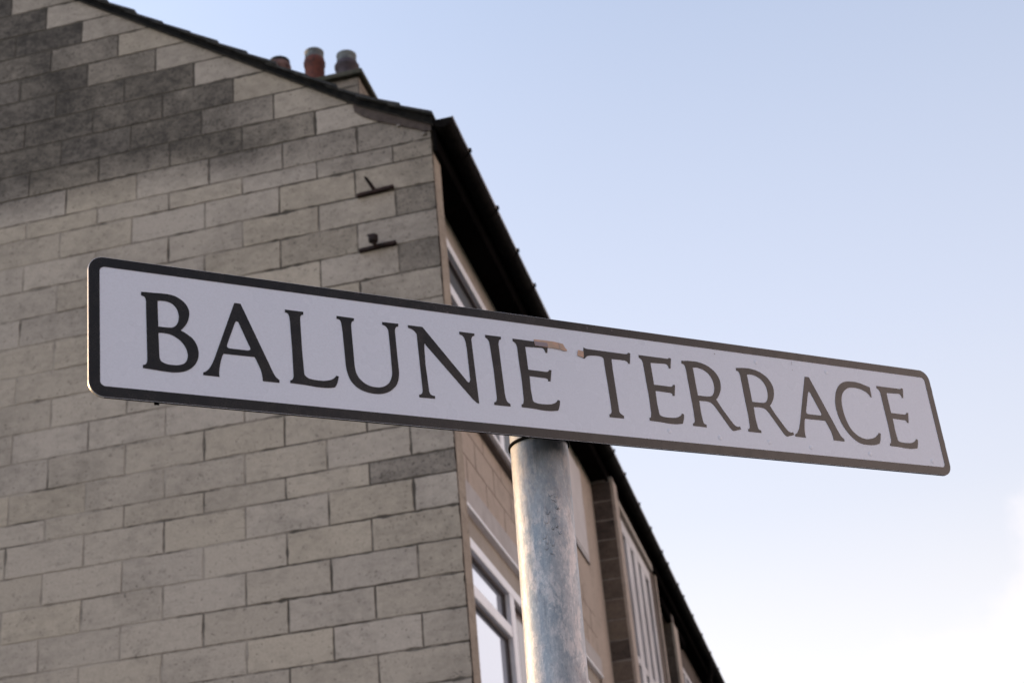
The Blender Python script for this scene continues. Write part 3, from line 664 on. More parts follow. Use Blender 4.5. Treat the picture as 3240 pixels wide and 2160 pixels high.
GLYPHS = {
 'B': ['53.2,118.5 55.9,118.6 58.7,118.8 61.6,118.9 64.9,119 68.7,119.2 73,119.5 77.2,119.6 80.8,119.6 83.6,119.4 85.9,119 88,118.5 90.1,117.7 92.3,116.6 94.5,115.2 96.6,113.7 98.3,112.1 99.7,110.4 100.8,108.5 101.6,106.7 102.3,104.9 102.7,103.4 102.8,101.9 102.8,100.3 102.7,98.7 102.4,96.9 102,95 101.5,93.1 100.8,91.3 100.1,89.7 99.2,88 98.2,86.5 97.2,85.1 96.2,83.8 95.2,82.7 94.2,81.6 93.2,80.6 94.8,79.9 96.4,79.1 97.9,78.3 99.4,77.4 100.9,76.4 102.4,75.4 103.9,74.4 105.2,73.2 106.3,71.9 107.4,70.6 108.3,69.1 109.1,67.5 109.8,65.7 110.4,63.8 110.9,61.8 111.2,59.8 111.3,57.8 111.2,55.8 111,53.7 110.6,51.8 110,49.8 109.2,47.9 108.3,46.1 107.3,44.4 106.1,42.9 104.9,41.5 103.5,40.2 102,39 100.5,37.9 98.8,37 97.1,36.1 95.2,35.4 93.1,34.7 90.8,34.2 88.4,33.8 86,33.5 83.4,33.3 80.8,33.3 78.1,33.4 75.2,33.5 72,33.6 68.5,33.9 65.1,34.1 62.1,34.3 59.6,34.5 57.5,34.6 55.6,34.7 53.7,34.8 53.8,38.2 54.5,38.3 55.2,38.5 55.8,38.7 56.4,39.1 56.9,39.6 57.3,40.2 57.6,41 57.9,41.9 58.1,43.2 58.2,44.8 58.3,46.6 58.3,48.4 58.1,83.3 58,106.2 58,107.2 58.1,108.1 58,109 57.9,109.8 57.8,110.6 57.6,111.4 57.4,112.2 57,112.8 56.7,113.2 56.2,113.6 55.7,113.8 55.2,114 54.7,114.2 54.2,114.3 53.6,114.4 53.1,114.5','69.9,110.3 70.5,110.6 71.2,110.8 72,111.1 73,111.2 74.4,111.3 76.2,111.4 78,111.4 79.7,111.2 81.2,110.9 82.8,110.4 84.2,109.8 85.5,109 86.7,108.1 87.8,107 88.7,105.9 89.5,104.6 90.2,103.3 90.7,102 91.1,100.5 91.4,99.1 91.6,97.5 91.7,95.9 91.6,94.3 91.4,92.8 91.2,91.3 90.8,89.9 90.3,88.5 89.7,87.3 89.1,86.2 88.3,85.3 87.5,84.4 86.6,83.8 85.8,83.3 84.9,82.9 84,82.6 82.8,82.4 81.3,82.2 79.6,82.1 77.8,82.1 76.1,82 74.6,82 73,82 71.5,82 70.1,82','70.1,75.1 71.7,75.3 73.3,75.4 75,75.5 76.7,75.5 78.6,75.3 80.5,75.1 82.4,74.7 84.2,74.2 85.9,73.5 87.6,72.6 89.2,71.6 90.7,70.6 92.1,69.5 93.3,68.4 94.5,67.2 95.6,65.9 96.6,64.4 97.6,62.7 98.4,61 99.1,59.2 99.5,57.5 99.8,55.7 100,54 99.9,52.3 99.6,50.7 99.1,49.1 98.5,47.7 97.7,46.4 96.9,45.3 96.1,44.4 95,43.7 93.8,43.1 92.4,42.5 90.7,42.1 89,41.7 87.1,41.5 85.1,41.4 82.9,41.4 80.7,41.4 78.8,41.6 77.1,42 75.6,42.4 74.2,43 73.1,43.6 72.3,44.3 71.7,45 71.3,45.9 71,46.8 70.7,47.9 70.6,49 70.5,50.3 70.5,51.5'],
 'A': ['151.7,119.5 158.5,119.4 187,53.3 187.7,51.6 188.3,50 189,48.4 189.7,46.9 190.4,45.4 191.1,43.9 191.8,42.5 192.4,41.4 193.1,40.5 193.7,39.8 194.3,39.3 194.9,38.8 195.5,38.3 196,37.9 196.5,37.5 197,37.2 197,34 178.8,34.1 178.8,35.2 178.8,36.4 178.8,37.6 178.7,39 178.4,40.6 178.1,42.4 177.8,44.2 177.3,46 176.8,47.7 176.1,49.4 175.4,51.1 174.7,52.8 173.9,54.6 173,56.5 172.1,58.3 171.2,60.2 137.8,60 137.2,58.9 136.5,57.7 135.9,56.3 135.4,54.6 134.8,52.5 134.2,50.2 133.6,47.7 133.2,45.5 132.8,43.5 132.6,41.7 132.4,39.9 132.2,38.4 132.2,37 132.2,35.9 132.3,34.8 132.4,33.8 115.4,33.9 115.5,36.8 116.3,37.2 117.2,37.5 118,38 118.8,38.7 119.7,39.4 120.6,40.3 121.5,41.4 122.4,42.6 123.3,43.9 124.1,45.4 124.9,47 125.7,48.6 126.4,50.3 127.2,52 127.9,53.8 128.6,55.6','150.8,95 151.2,95.8 151.6,96.6 151.9,97.3 152.3,97.9 152.6,98.2 152.9,98.4 153.3,98.5 153.6,98.6 154,98.5 154.4,98.4 154.8,98.2 155.2,97.8 155.6,97.1 156,96.1 156.4,95.1 156.9,93.9 166.8,70.3 166.9,69.7 167,69.1 167,68.5 166.8,68 166.4,67.6 165.9,67.3 165.2,67 164.5,66.7 145.9,66.7 145,66.7 144.2,66.8 143.5,67 142.9,67.2 142.4,67.5 142,67.9 141.8,68.3 141.7,68.8 141.7,69.5 141.8,70.2 142,71 142.3,71.9'],
 'L': ['207.8,119.4 228.7,119.4 228.5,116.1 227.8,115.9 227.2,115.7 226.6,115.5 226.1,115.1 225.7,114.6 225.4,114.1 225.1,113.4 224.8,112.6 224.7,111.8 224.6,110.9 224.5,109.9 224.5,108.9 224.5,73 225.2,48.5 225.3,47.7 225.4,46.9 225.7,46.2 226.1,45.5 226.8,44.7 227.5,44 228.5,43.4 229.6,42.8 230.7,42.4 232.1,42.1 233.6,41.8 235.3,41.7 237.6,41.5 240.2,41.4 242.9,41.4 245.3,41.4 247.4,41.6 249.3,41.9 251.1,42.3 252.7,42.7 254.1,43.1 255.3,43.6 256.4,44.2 257.4,44.7 258.3,45.4 259.1,46 259.8,46.7 260.4,47.3 260.9,47.8 261.3,48.3 261.6,48.7 261.9,49.1 264.6,48.5 264.4,47.6 264.2,46.6 263.9,45.6 263.6,44.5 263.2,43.2 262.8,41.9 262.3,40.5 261.7,39.3 261.2,38.2 260.6,37.2 260,36.3 259.4,35.4 257.8,35 256,34.6 254.1,34.3 252,34 249.6,33.8 246.9,33.7 244.1,33.6 241.1,33.6 237.9,33.7 234.4,34 231,34.3 227.6,34.5 224.3,34.7 220.9,34.8 217.8,34.9 215.1,35 213.2,35.1 211.6,35.1 210.2,35.1 208.9,35.1 209.1,38.2 209.7,38.3 210.3,38.4 210.8,38.7 211.4,39.1 211.8,39.7 212.3,40.5 212.6,41.3 212.9,42.2 213.1,43.2 213.2,44.2 213.2,45.2 213.2,46.3 213.4,73.5 212.8,106.5 212.7,107.7 212.6,108.9 212.5,110 212.4,111 212.2,112 212,112.8 211.8,113.5 211.5,114.2 211.1,114.7 210.7,115.2 210.3,115.5 209.8,115.8 209.3,116 208.8,116.1 208.3,116.2 207.7,116.2'],
 'U': ['267.1,119.8 287.7,119.6 287.3,116.4 286.7,116.2 286.1,116 285.5,115.7 285,115.2 284.6,114.5 284.3,113.7 284,112.8 283.8,111.7 283.7,110.2 283.6,108.3 283.6,106.3 283.6,104.2 283.9,76.2 283.9,72.1 283.9,68.2 284,64.6 284.2,61.4 284.5,58.7 284.9,56.4 285.4,54.4 286.2,52.4 287.3,50.5 288.6,48.7 290.1,47.1 291.7,45.6 293.5,44.3 295.4,43.2 297.5,42.2 299.7,41.4 302.2,40.9 304.9,40.7 307.6,40.6 310,40.7 312.2,40.9 314.1,41.4 316,42 317.8,42.9 319.5,43.9 321.1,45.2 322.7,46.6 324,48.1 325,49.7 325.9,51.5 326.7,53.3 327.3,55 327.7,56.7 328,58.3 328.2,60 328.3,61.6 328.4,85.1 328.2,107.8 328.1,108.7 328.1,109.7 327.9,110.6 327.6,111.5 327.1,112.4 326.5,113.4 325.8,114.3 325,115 324.2,115.5 323.3,115.8 322.3,116.1 321.3,116.2 321.4,119.5 341.2,119.9 340.6,116.5 340,116.4 339.3,116.3 338.7,116 338.1,115.5 337.6,114.8 337,113.9 336.6,112.9 336.3,111.6 336.1,110.2 336,108.6 336.1,106.8 336.1,104.9 336.3,76.6 336.4,72.8 336.5,69.1 336.6,65.7 336.5,62.5 336.4,59.8 336.1,57.4 335.7,55.2 335.2,53 334.6,51 333.8,49 332.9,47.1 331.8,45.3 330.3,43.4 328.6,41.7 326.8,40 324.9,38.5 323.1,37.3 321.1,36.2 319.1,35.3 317,34.5 314.7,33.8 312.4,33.3 310,33 307.4,32.8 304.7,32.8 301.9,32.9 299,33.3 296.3,33.7 293.6,34.4 291.1,35.1 288.6,36.1 286.3,37.3 284.1,38.8 282.1,40.6 280.2,42.6 278.6,44.7 277.3,47 276.3,49.6 275.5,52.2 274.8,54.8 274.3,57.5 274,60.2 273.8,63 273.7,65.8 273,101 272.8,104.2 272.6,107.3 272.4,110 272.1,112.1 271.8,113.3 271.5,114.3 271.1,115.1 270.5,115.7 269.8,116.1 268.9,116.3 268,116.4 267,116.5'],
 'N': ['352.8,119.7 370.8,119.8 419.1,61.1 419.5,60.5 419.9,59.9 420.4,59.4 420.8,59.1 421.3,58.7 421.8,58.4 422.3,58.3 422.8,58.4 423.2,58.9 423.7,59.7 424.2,60.6 424.7,61.7 424.7,100.2 424.6,102.2 424.4,104.3 424.3,106.2 424.1,107.9 423.8,109.4 423.4,110.8 423.1,112 422.6,113.1 422.2,113.9 421.6,114.7 421.1,115.2 420.4,115.7 419.7,116.1 418.9,116.3 418,116.5 417.2,116.6 417.4,119.9 436.7,120 436.3,117 435.6,116.8 434.9,116.6 434.2,116.2 433.6,115.7 433.1,114.9 432.6,113.9 432.2,112.9 431.8,111.7 432.1,81.7 432.7,34.2 430.4,34.4 425.4,38.4 373,97.9 372.7,98.5 372.4,99.1 372.1,99.5 371.9,99.7 371.7,99.7 371.4,99.4 371.2,99.1 371.1,98.7 370.9,97.8 370.8,96.6 370.7,95.2 370.6,93.8 370,74.7 371.1,45.6 371.1,44.3 371.2,43.1 371.3,42 371.6,41 371.9,40.2 372.3,39.5 372.8,38.9 373.5,38.4 374.4,38 375.4,37.7 376.6,37.6 377.8,37.4 377.8,34.3 358.5,34.1 358.5,37.1 359.3,37.3 360,37.4 360.7,37.7 361.3,38.1 361.9,38.6 362.4,39.3 362.8,40.1 363.1,41.1 363.3,42.1 363.4,43.2 363.4,44.5 363.4,45.8 363.1,73.9 362.8,110.1 362.3,110.9 361.8,111.6 361.3,112.3 360.8,112.9 360.2,113.5 359.6,114.1 358.9,114.6 358.1,115.1 357,115.5 355.7,115.9 354.3,116.2 352.8,116.6'],
 'I': ['450.6,120.1 471.5,120.2 470.8,116.7 470.2,116.7 469.7,116.5 469.1,116.2 468.6,115.7 468.2,114.8 467.8,113.7 467.4,112.4 467,111 467,86.6 467.4,49.8 467.5,48 467.7,46.2 467.8,44.6 468.1,43.2 468.4,42 468.7,41.1 469.1,40.2 469.7,39.5 470.3,38.9 471.2,38.3 472.1,37.9 473,37.4 472.9,34.4 452,34.4 452.2,37.5 453,37.7 453.7,37.9 454.4,38.2 455,38.8 455.4,39.6 455.8,40.6 456.1,41.7 456.3,43 456.4,44.3 456.5,45.7 456.5,47.2 456.5,48.7 456.6,77.6 455.5,105.8 455.4,107.4 455.2,108.9 455.1,110.3 454.9,111.6 454.6,112.6 454.3,113.4 454,114.2 453.5,114.8 452.9,115.5 452.1,116 451.3,116.5 450.4,116.9'],
 'E': ['662.6,119.7 705.8,119.6 707.8,121.1 710.8,120.6 707.5,106.8 705.2,106.8 705.1,107.7 704.9,108.6 704.7,109.4 704.4,110.1 704,110.8 703.4,111.4 702.8,111.9 702.1,112.2 701.3,112.4 700.5,112.5 699.6,112.5 698.6,112.4 678.4,111.3 678.5,96.9 678.5,82.6 701.3,82.4 702.3,82.4 703.2,82.5 704.1,82.7 704.9,83 705.6,83.5 706.2,84.1 706.8,84.8 707.4,85.6 710.1,85.2 706.7,70.9 703.8,70.9 703.8,71.6 703.8,72.3 703.7,72.9 703.4,73.4 702.8,73.7 702.1,74 701.3,74.2 700.4,74.4 679.1,74.7 678.5,58.1 679.2,46.6 679.3,45.6 679.4,44.7 679.8,43.9 680.3,43.2 681.2,42.6 682.3,42.2 683.7,41.9 685.2,41.6 687.4,41.4 690.1,41.3 692.9,41.3 695.5,41.4 697.8,41.5 699.9,41.7 701.9,42 703.8,42.3 705.5,42.9 707.2,43.5 708.7,44.2 710,45 711.1,45.8 711.9,46.7 712.6,47.6 713.3,48.5 716.1,47.8 715.8,46.1 715.5,44.5 715.1,42.9 714.6,41.3 714,39.8 713.4,38.3 712.7,36.8 711.9,35.3 709.8,34.9 707.7,34.6 705.6,34.3 703.4,34 701.2,33.8 699.1,33.7 696.8,33.6 694.1,33.6 690.8,33.7 687.1,34 683.2,34.3 679.4,34.5 675.5,34.7 671.5,34.8 667.5,34.8 663.5,34.9 663.8,38.3 664.4,38.4 665,38.5 665.5,38.8 666,39.3 666.4,40.3 666.8,41.5 667.1,42.9 667.5,44.5 668.1,67.2 667.6,87.6 667.4,108 667.4,109 667.3,109.9 667.1,110.8 666.9,111.6 666.7,112.4 666.4,113.2 666,113.9 665.5,114.5 664.8,115.1 664.1,115.6 663.3,116.1 662.4,116.5'],
 'T': ['583.8,120.4 584.4,120 585.1,119.6 585.9,119.3 586.9,119 588.3,118.9 589.9,118.8 591.6,118.8 593.5,118.8 642.8,118.6 643.6,118.7 644.4,118.8 645.1,118.9 645.7,119.2 646.2,119.5 646.7,120 647.1,120.5 647.4,121 650.5,120.5 647.5,106.3 645.3,106.6 645.2,107.2 645,107.7 644.7,108.3 644.3,108.7 643.7,109.1 643,109.4 642.2,109.7 641.3,109.9 640.3,110.1 639.2,110.2 638.1,110.2 636.9,110.2 621.6,109.8 621.1,96.8 621.2,66.5 621.3,43.6 621.3,42.7 621.5,41.8 621.8,41 622.4,40.2 623.2,39.4 624.3,38.8 625.6,38.1 626.9,37.4 626.6,34.1 606.4,34 606.7,37.4 607.5,37.8 608.2,38.2 608.9,38.7 609.5,39.3 609.9,40 610.2,40.8 610.4,41.6 610.6,42.5 610.9,51.5 610.8,74.5 610.2,101.6 610.3,103.7 610.4,105.6 610.4,107.4 610.2,108.7 609.9,109.6 609.4,110.2 608.7,110.7 607.8,111 606.5,111.3 604.9,111.5 603.1,111.5 601.2,111.6 599.3,111.5 597.3,111.4 595.2,111.3 593.4,111.1 591.7,110.8 590.2,110.5 588.9,110.1 587.7,109.7 586.6,109.2 585.8,108.5 585.1,107.9 584.5,107.3 584.1,106.9 583.7,106.5 583.4,106 583.2,105.7 581.1,106.2 581.7,110.5'],
 'R': ['726.3,119.4 730.8,119.8 735.2,120.3 739.4,120.6 743.2,120.7 746.5,120.8 749.5,120.7 752.2,120.4 755,120 757.9,119.4 760.8,118.6 763.7,117.7 766.4,116.5 769,115.1 771.5,113.4 773.8,111.6 775.9,109.6 777.5,107.5 778.9,105.3 779.9,103 780.7,100.7 781.1,98.3 781.3,95.9 781.2,93.5 780.9,91.2 780.4,88.9 779.7,86.7 778.8,84.5 777.9,82.5 776.8,80.6 775.6,78.8 774.4,77.2 773.3,75.8 772.4,74.7 771.5,73.9 770.7,73.2 769.9,72.5 776.8,60.6 787.1,46 788.4,44.3 789.6,42.7 790.8,41.3 792,40.3 793,39.6 794,39.2 794.9,39 795.9,38.9 796.8,38.8 797.8,39 798.7,39.2 799.6,39.4 800.5,35.9 788.6,32.7 787.8,33 787,33.3 786.2,33.8 785.3,34.5 784.4,35.6 783.3,37 782.2,38.6 781.1,40.3 766.4,62.1 765.4,63.4 764.4,64.5 763.4,65.6 762.4,66.4 761.5,67 760.6,67.5 759.7,67.8 758.6,68.1 757.4,68.3 756.1,68.5 754.7,68.6 753.3,68.6 743,68.3 742.6,53.2 743.4,42 743.5,41 743.7,40 744,39.2 744.5,38.5 745.1,38 745.9,37.7 746.8,37.4 747.8,37.3 747.5,33.9 727.2,34.1 727.4,37.1 728.1,37.3 728.7,37.5 729.2,37.8 729.7,38.2 730.1,38.7 730.5,39.3 730.8,40.1 731.1,40.8 731.8,55.2 731.4,80.9 731.1,106.8 731,108.2 730.9,109.6 730.8,110.9 730.6,112 730.3,112.9 730,113.7 729.6,114.4 729,114.9 728.4,115.3 727.6,115.5 726.8,115.6 725.9,115.6','742.1,112 743.7,112.3 745.3,112.6 747,112.8 748.8,112.8 750.8,112.6 752.8,112.3 754.9,111.9 756.9,111.2 758.9,110.4 760.9,109.3 762.8,108.1 764.4,106.8 765.9,105.3 767.1,103.6 768.2,101.8 769.1,99.9 769.8,98.1 770.2,96.2 770.5,94.2 770.6,92.2 770.5,90.1 770.2,87.8 769.8,85.7 769.2,83.7 768.6,82.1 767.8,80.6 766.9,79.3 766,78.2 765,77.3 763.9,76.6 762.7,76.1 761.3,75.6 759.6,75.3 757.7,75.2 755.7,75.1 753.4,75 750.9,75 748.2,75 745.4,75 742.5,75 742.3,91.3'],
 'C': ['1033.9,116 1033.6,102 1030.9,102 1030.5,103.2 1030,104.3 1029.3,105.4 1028.3,106.5 1027,107.5 1025.5,108.5 1023.7,109.4 1021.8,110.2 1019.8,110.9 1017.6,111.5 1015.3,112 1012.9,112.3 1010.3,112.6 1007.5,112.7 1004.7,112.7 1002.2,112.5 999.9,112.3 997.7,111.9 995.7,111.4 993.7,110.7 991.6,109.6 989.4,108.3 987.4,106.9 985.7,105.4 984.2,103.9 982.9,102.4 981.7,100.7 980.7,98.9 979.8,96.9 979,94.7 978.3,92.4 977.8,89.8 977.4,86.8 977.2,83.5 977.1,80 977.2,76.6 977.4,73.4 977.9,70.1 978.5,66.9 979.3,63.8 980.2,60.7 981.4,57.8 982.7,54.9 984.3,52.3 986.2,50 988.3,47.9 990.6,46 992.9,44.5 995.3,43.2 997.8,42.2 1000.2,41.5 1002.7,41 1005,40.7 1007.3,40.6 1009.7,40.7 1012,41 1014.6,41.5 1017.3,42.1 1019.9,42.9 1022.1,43.7 1024.1,44.8 1025.9,45.9 1027.4,47.1 1028.7,48.1 1029.7,49 1030.4,49.8 1031,50.6 1031.6,51.4 1034.8,50.6 1034.2,48.5 1033.6,46.3 1033,44.3 1032.3,42.5 1031.6,40.8 1030.7,39.3 1029.9,37.9 1029,36.5 1027.6,35.8 1026,35.1 1024.3,34.5 1022.3,34 1019.9,33.5 1017.2,33.2 1014.3,32.9 1011.2,32.7 1007.8,32.7 1004,32.7 1000.2,32.9 996.8,33.5 993.8,34.3 991.1,35.4 988.6,36.8 986.1,38.5 983.6,40.4 981.1,42.7 978.8,45.2 976.6,47.9 974.5,50.8 972.5,54 970.7,57.3 969.3,60.7 968.1,64.1 967.2,67.6 966.5,71.1 966.1,74.5 965.8,77.8 965.8,81 966,84.3 966.4,87.6 967.1,91 968.1,94.5 969.3,97.9 970.7,101.1 972.2,104.1 974,106.9 975.9,109.5 977.9,111.8 980.1,113.8 982.5,115.6 985,117.1 987.5,118.3 990.2,119.3 992.8,120 995.7,120.5 998.9,120.9 1002.5,121.1 1006.5,121.2 1010.7,121.1 1015,120.7 1019.5,119.9 1024.2,118.7 1029,117.4'],
}
PLACES = [['B', 0.0, 0.0], ['A', 0.0, 0.0], ['L', 0.0, 0.0], ['U', 0.0, 0.0], ['N', 0.0, 0.0], ['I', 0.0, 0.0], ['E', -175.88, 0.16], ['T', 0.0, 0.0], ['E', 0.0, 0.0], ['R', 0.0, 0.0], ['R', 84.38, -0.03], ['A', 771.16, 0.04], ['C', 0.0, 0.0], ['E', 383.85, -0.28]]

# ------------------------------------------------------------------ street sign
def axes(yaw, roll, tilt):
    u_ = Vector((math.cos(yaw), math.sin(yaw), 0)); n_ = Vector((math.sin(yaw), -math.cos(yaw), 0)); k_ = Vector((0, 0, 1))
    v0 = k_*math.cos(tilt) + n_*math.sin(tilt)
    uu = u_*math.cos(roll) + v0*math.sin(roll); vv = v0*math.cos(roll) - u_*math.sin(roll)
    return uu, vv, uu.cross(vv)
SW, SH = 1.14947, 0.152
SU, SV, SN = axes(0.74725724, 0.04721743, 0.02940619)
SC = Vector((1.45214800, -5.34820369, 0.74838340+EYE))
S0 = SC - SU*SW/2 - SV*SH/2
def sp_(a, b, n=0.0): return S0 + SU*a + SV*b + SN*n
PB = Vector((1.3722, -5.3135, EYE)); PAX = Vector((0.0247, -0.0153, 1))
def pole_at(z): return PB + PAX*(z-EYE)
base = pole_at(0.10)
SIGN = thing('street_sign', base, 'black-bordered white street name plate reading BALUNIE TERRACE on a galvanised steel pole', 'street sign')
def rrect(x0, y0, x1, y1, r_, n=8):
    out = []
    for cx, cy, a0 in ((x1-r_, y1-r_, 0), (x0+r_, y1-r_, 90), (x0+r_, y0+r_, 180), (x1-r_, y0+r_, 270)):
        for k in range(n+1):
            a = math.radians(a0+90*k/n); out.append((cx+r_*math.cos(a), cy+r_*math.sin(a)))
    return out
# materials
m, t, b = mat('white_sign_sheeting', (0.80, 0.78, 0.80), 0.26, ior=1.5); v_ = pos(t)
n1 = noise_(t, v_, 7, 4, 0.6); n2 = noise_(t, v_, 420, 2, 0.5)
t.links.new(mix(t, 1.0, mix(t, n1, WHITE_A, WHITE_B), mix(t, n2, (0.93, 0.93, 0.93), (1.07, 1.07, 1.07)), 'MULTIPLY'), b.inputs['Base Color'])
t.links.new(mrange(t, n1, 0.3, 0.7, 0.25, 0.29), b.inputs['Roughness'])
M['sign_white'] = m
m, t, b = mat('black_sign_vinyl', (0.012, 0.011, 0.014), 0.24, ior=1.5); v_ = pos(t)
n2 = noise_(t, v_, 500, 2, 0.5); n3 = noise_(t, v_, 60, 5, 0.7)
t.links.new(mix(t, n2, (0.004, 0.004, 0.006), (0.014, 0.012, 0.013)), b.inputs['Base Color'])
t.links.new(mrange(t, n3, 0.3, 0.7, 0.20, 0.30), b.inputs['Roughness'])
M['sign_black'] = m
M['alu'] = simple('aluminium_edge', (0.55, 0.53, 0.50), (0.4, 0.38, 0.36), 200, 0.45, 0.7, 0.1)
M['rail'] = simple('dark_rail', (0.004, 0.004, 0.004), (0.008, 0.007, 0.007), 60, 0.9, spec=0.05)
def flat_layer(loops, n0, n1):
    cu = bpy.data.curves.new('tmp', 'CURVE'); cu.dimensions = '2D'; cu.fill_mode = 'BOTH'; cu.extrude = (n1-n0)/2
    for L in loops:
        s = cu.splines.new('POLY'); s.points.add(len(L)-1); s.use_cyclic_u = True
        for q, (x, y) in zip(s.points, L): q.co = (x, y, 0, 1)
    o = bpy.data.objects.new('tmp', cu); C.objects.link(o)
    bpy.context.view_layer.update()
    me = bpy.data.meshes.new_from_object(o.evaluated_get(bpy.context.evaluated_depsgraph_get()))
    bpy.data.objects.remove(o); bpy.data.curves.remove(cu)
    mb = MB(); mid = (n0+n1)/2
    mb.add([sp_(q.co.x, q.co.y, q.co.z+mid) for q in me.vertices], [list(p.vertices) for p in me.polygons])
    bpy.data.meshes.remove(me); return mb
outer = rrect(0, 0, SW, SH, 0.0155)
inner = rrect(0.0112, 0.0114, SW-0.0098, SH-0.0108, 0.0056)
pl = flat_layer([outer], -0.0030, 0.0)
PLATE = pl.build('name_plate', M['sign_white'], SIGN)
PLATE.data.materials.append(M['alu']); PLATE.data.materials.append(M['rail'])
for p_ in PLATE.data.polygons:
    if p_.normal.dot(SN) < 0.5:
        side = (p_.center + origin(SIGN) - S0).dot(SU) < 0.0145 and abs(p_.normal.dot(SN)) < 0.5
        p_.material_index = 1 if side else 2
def layer(name, loops, mt, a=0.0001, b2=0.0004): return flat_layer(loops, a, b2).build(name, mt, PLATE)
layer('border', [rrect(0.0004, 0.0004, SW-0.0004, SH-0.0004, 0.0152), inner], M['sign_black'])
for ch_, dx, dy in PLACES:
    L = []
    for s in GLYPHS[ch_]:
        L.append([((float(a.split(',')[0])+dx)/1000, (float(a.split(',')[1])+dy)/1000) for a in s.split()])
    layer('letter', L, M['sign_black'])
# scraps of old brown tape
m, t, b = mat('old_parcel_tape', (0.55, 0.33, 0.22), 0.55); v_ = pos(t)
n1 = noise_(t, v_, 120, 3, 0.6)
t.links.new(mix(t, mrange(t, n1, .35, .65), (0.58, 0.36, 0.26), (0.46, 0.33, 0.25)), b.inputs['Base Color']); M['tape'] = m
m, t, b = mat('tape_over_letter', (0.27, 0.22, 0.25), 0.5); M['tape_dark'] = m
tp = [(515.2, 122.1), (527.6, 122.6), (541.6, 122.5), (549, 121.8), (554.9, 121.0), (556.5, 117.6), (558.2, 114.8), (559.6, 114.5), (558.9, 112.4), (555.2, 112.3), (548.9, 113.6), (538.2, 114.0), (525.9, 114.3), (515.9, 114.1)]
o = layer('tape_scrap', [[(a/1000, b2/1000) for a, b2 in tp]], M['tape'], 0.0006, 0.0009); tag(o, 'longer torn strip of brown tape over the top of the first E')
o = layer('tape_scrap', [[(a/1000, b2/1000) for a, b2 in [(515.5, 119.9), (533, 119.6), (534, 115.2), (525.9, 114.5), (516.1, 114.3)]]], M['tape_dark'], 0.00095, 0.0011); tag(o, 'grey translucent end of the tape where it crosses the letter')
o = layer('tape_scrap', [[(a/1000, b2/1000) for a, b2 in [(575.1, 115.8), (582.7, 114.9), (581.6, 106.4), (573.0, 108.5)]]], M['tape'], 0.0006, 0.0009); tag(o, 'small square of brown tape left of the T')
o = layer('tape_crease', [[(a/1000, b2/1000) for a, b2 in [(548.6, 121.4), (549.2, 121.4), (550.4, 114.0), (549.7, 114.0)]]], M['tape_dark'], 0.00095, 0.00105)
# rivet bumps and scratches in the right half
M['rivet'] = M['sign_white']
for (a, b2) in ((0.690, 0.024), (0.765, 0.022), (0.842, 0.0225), (0.909, 0.021), (1.008, 0.020), (1.118, 0.019), (0.845, 0.131), (0.962, 0.130)):
    mb = MB(); R3 = 0.0032; n = 16
    vs = []
    for (rr_, hh) in ((R3, 0.0), (R3*0.8, 0.00025), (R3*0.45, 0.0004)):
        vs += [sp_(a+rr_*math.cos(2*math.pi*q/n), b2+rr_*math.sin(2*math.pi*q/n), hh+0.00002) for q in range(n)]
    fs = [(i*n+q, i*n+(q+1) % n, (i+1)*n+(q+1) % n, (i+1)*n+q) for i in range(2) for q in range(n)]+[list(range(2*n, 3*n))]
    mb.add(vs, fs, smooth=True); mb.build('rivet', M['rivet'], PLATE)
for (a, b2, L, ww) in ((0.4035, 0.1415, 0.0022, 0.0007), (0.9045, 0.134, 0.0005, 0.005), (0.7795, 0.1345, 0.0015, 0.0012), (0.5925, 0.1455, 0.0005, 0.003), (0.9035, 0.126, 0.0007, 0.0012), (0.60, 0.1465, 0.0008, 0.0008), (0.628, 0.1475, 0.001, 0.0008)):
    q = [sp_(a, b2, .00055), sp_(a+L, b2-ww*.2, .00055), sp_(a+L, b2+ww, .00055), sp_(a, b2+ww*.9, .00055)]; mb = MB(); mb.add(q, [(0, 1, 2, 3)]); mb.build('scratch', M['tape_dark'], PLATE)
# back rails that carry the plate, with small ends showing below and at the right
def slab(mb, a0, a1, b0, b1, n0, n1):
    vs = [sp_(a, b2, n) for n in (n0, n1) for a, b2 in ((a0, b0), (a1, b0), (a1, b1), (a0, b1))]
    mb.add(vs, [(0, 3, 2, 1), (4, 5, 6, 7), (0, 1, 5, 4), (1, 2, 6, 5), (2, 3, 7, 6), (3, 0, 4, 7)])
for b0 in (0.0265, 0.105):
    mb = MB(); slab(mb, 0.03, SW-0.03, b0, b0+0.022, -0.012, -0.0031); mb.build('rail', M['rail'], PLATE)
for q in ((0.0655, 0.0705, -0.0018, 0.0008, -0.0040, -0.0030), (SW-0.001, SW+0.0012, 0.121, 0.129, -0.005, -0.0008), (SW-0.001, SW+0.0012, 0.044, 0.051, -0.005, -0.0008)):
    mb = MB(); slab(mb, *q); mb.build('edge_lug', M['rail'], PLATE)

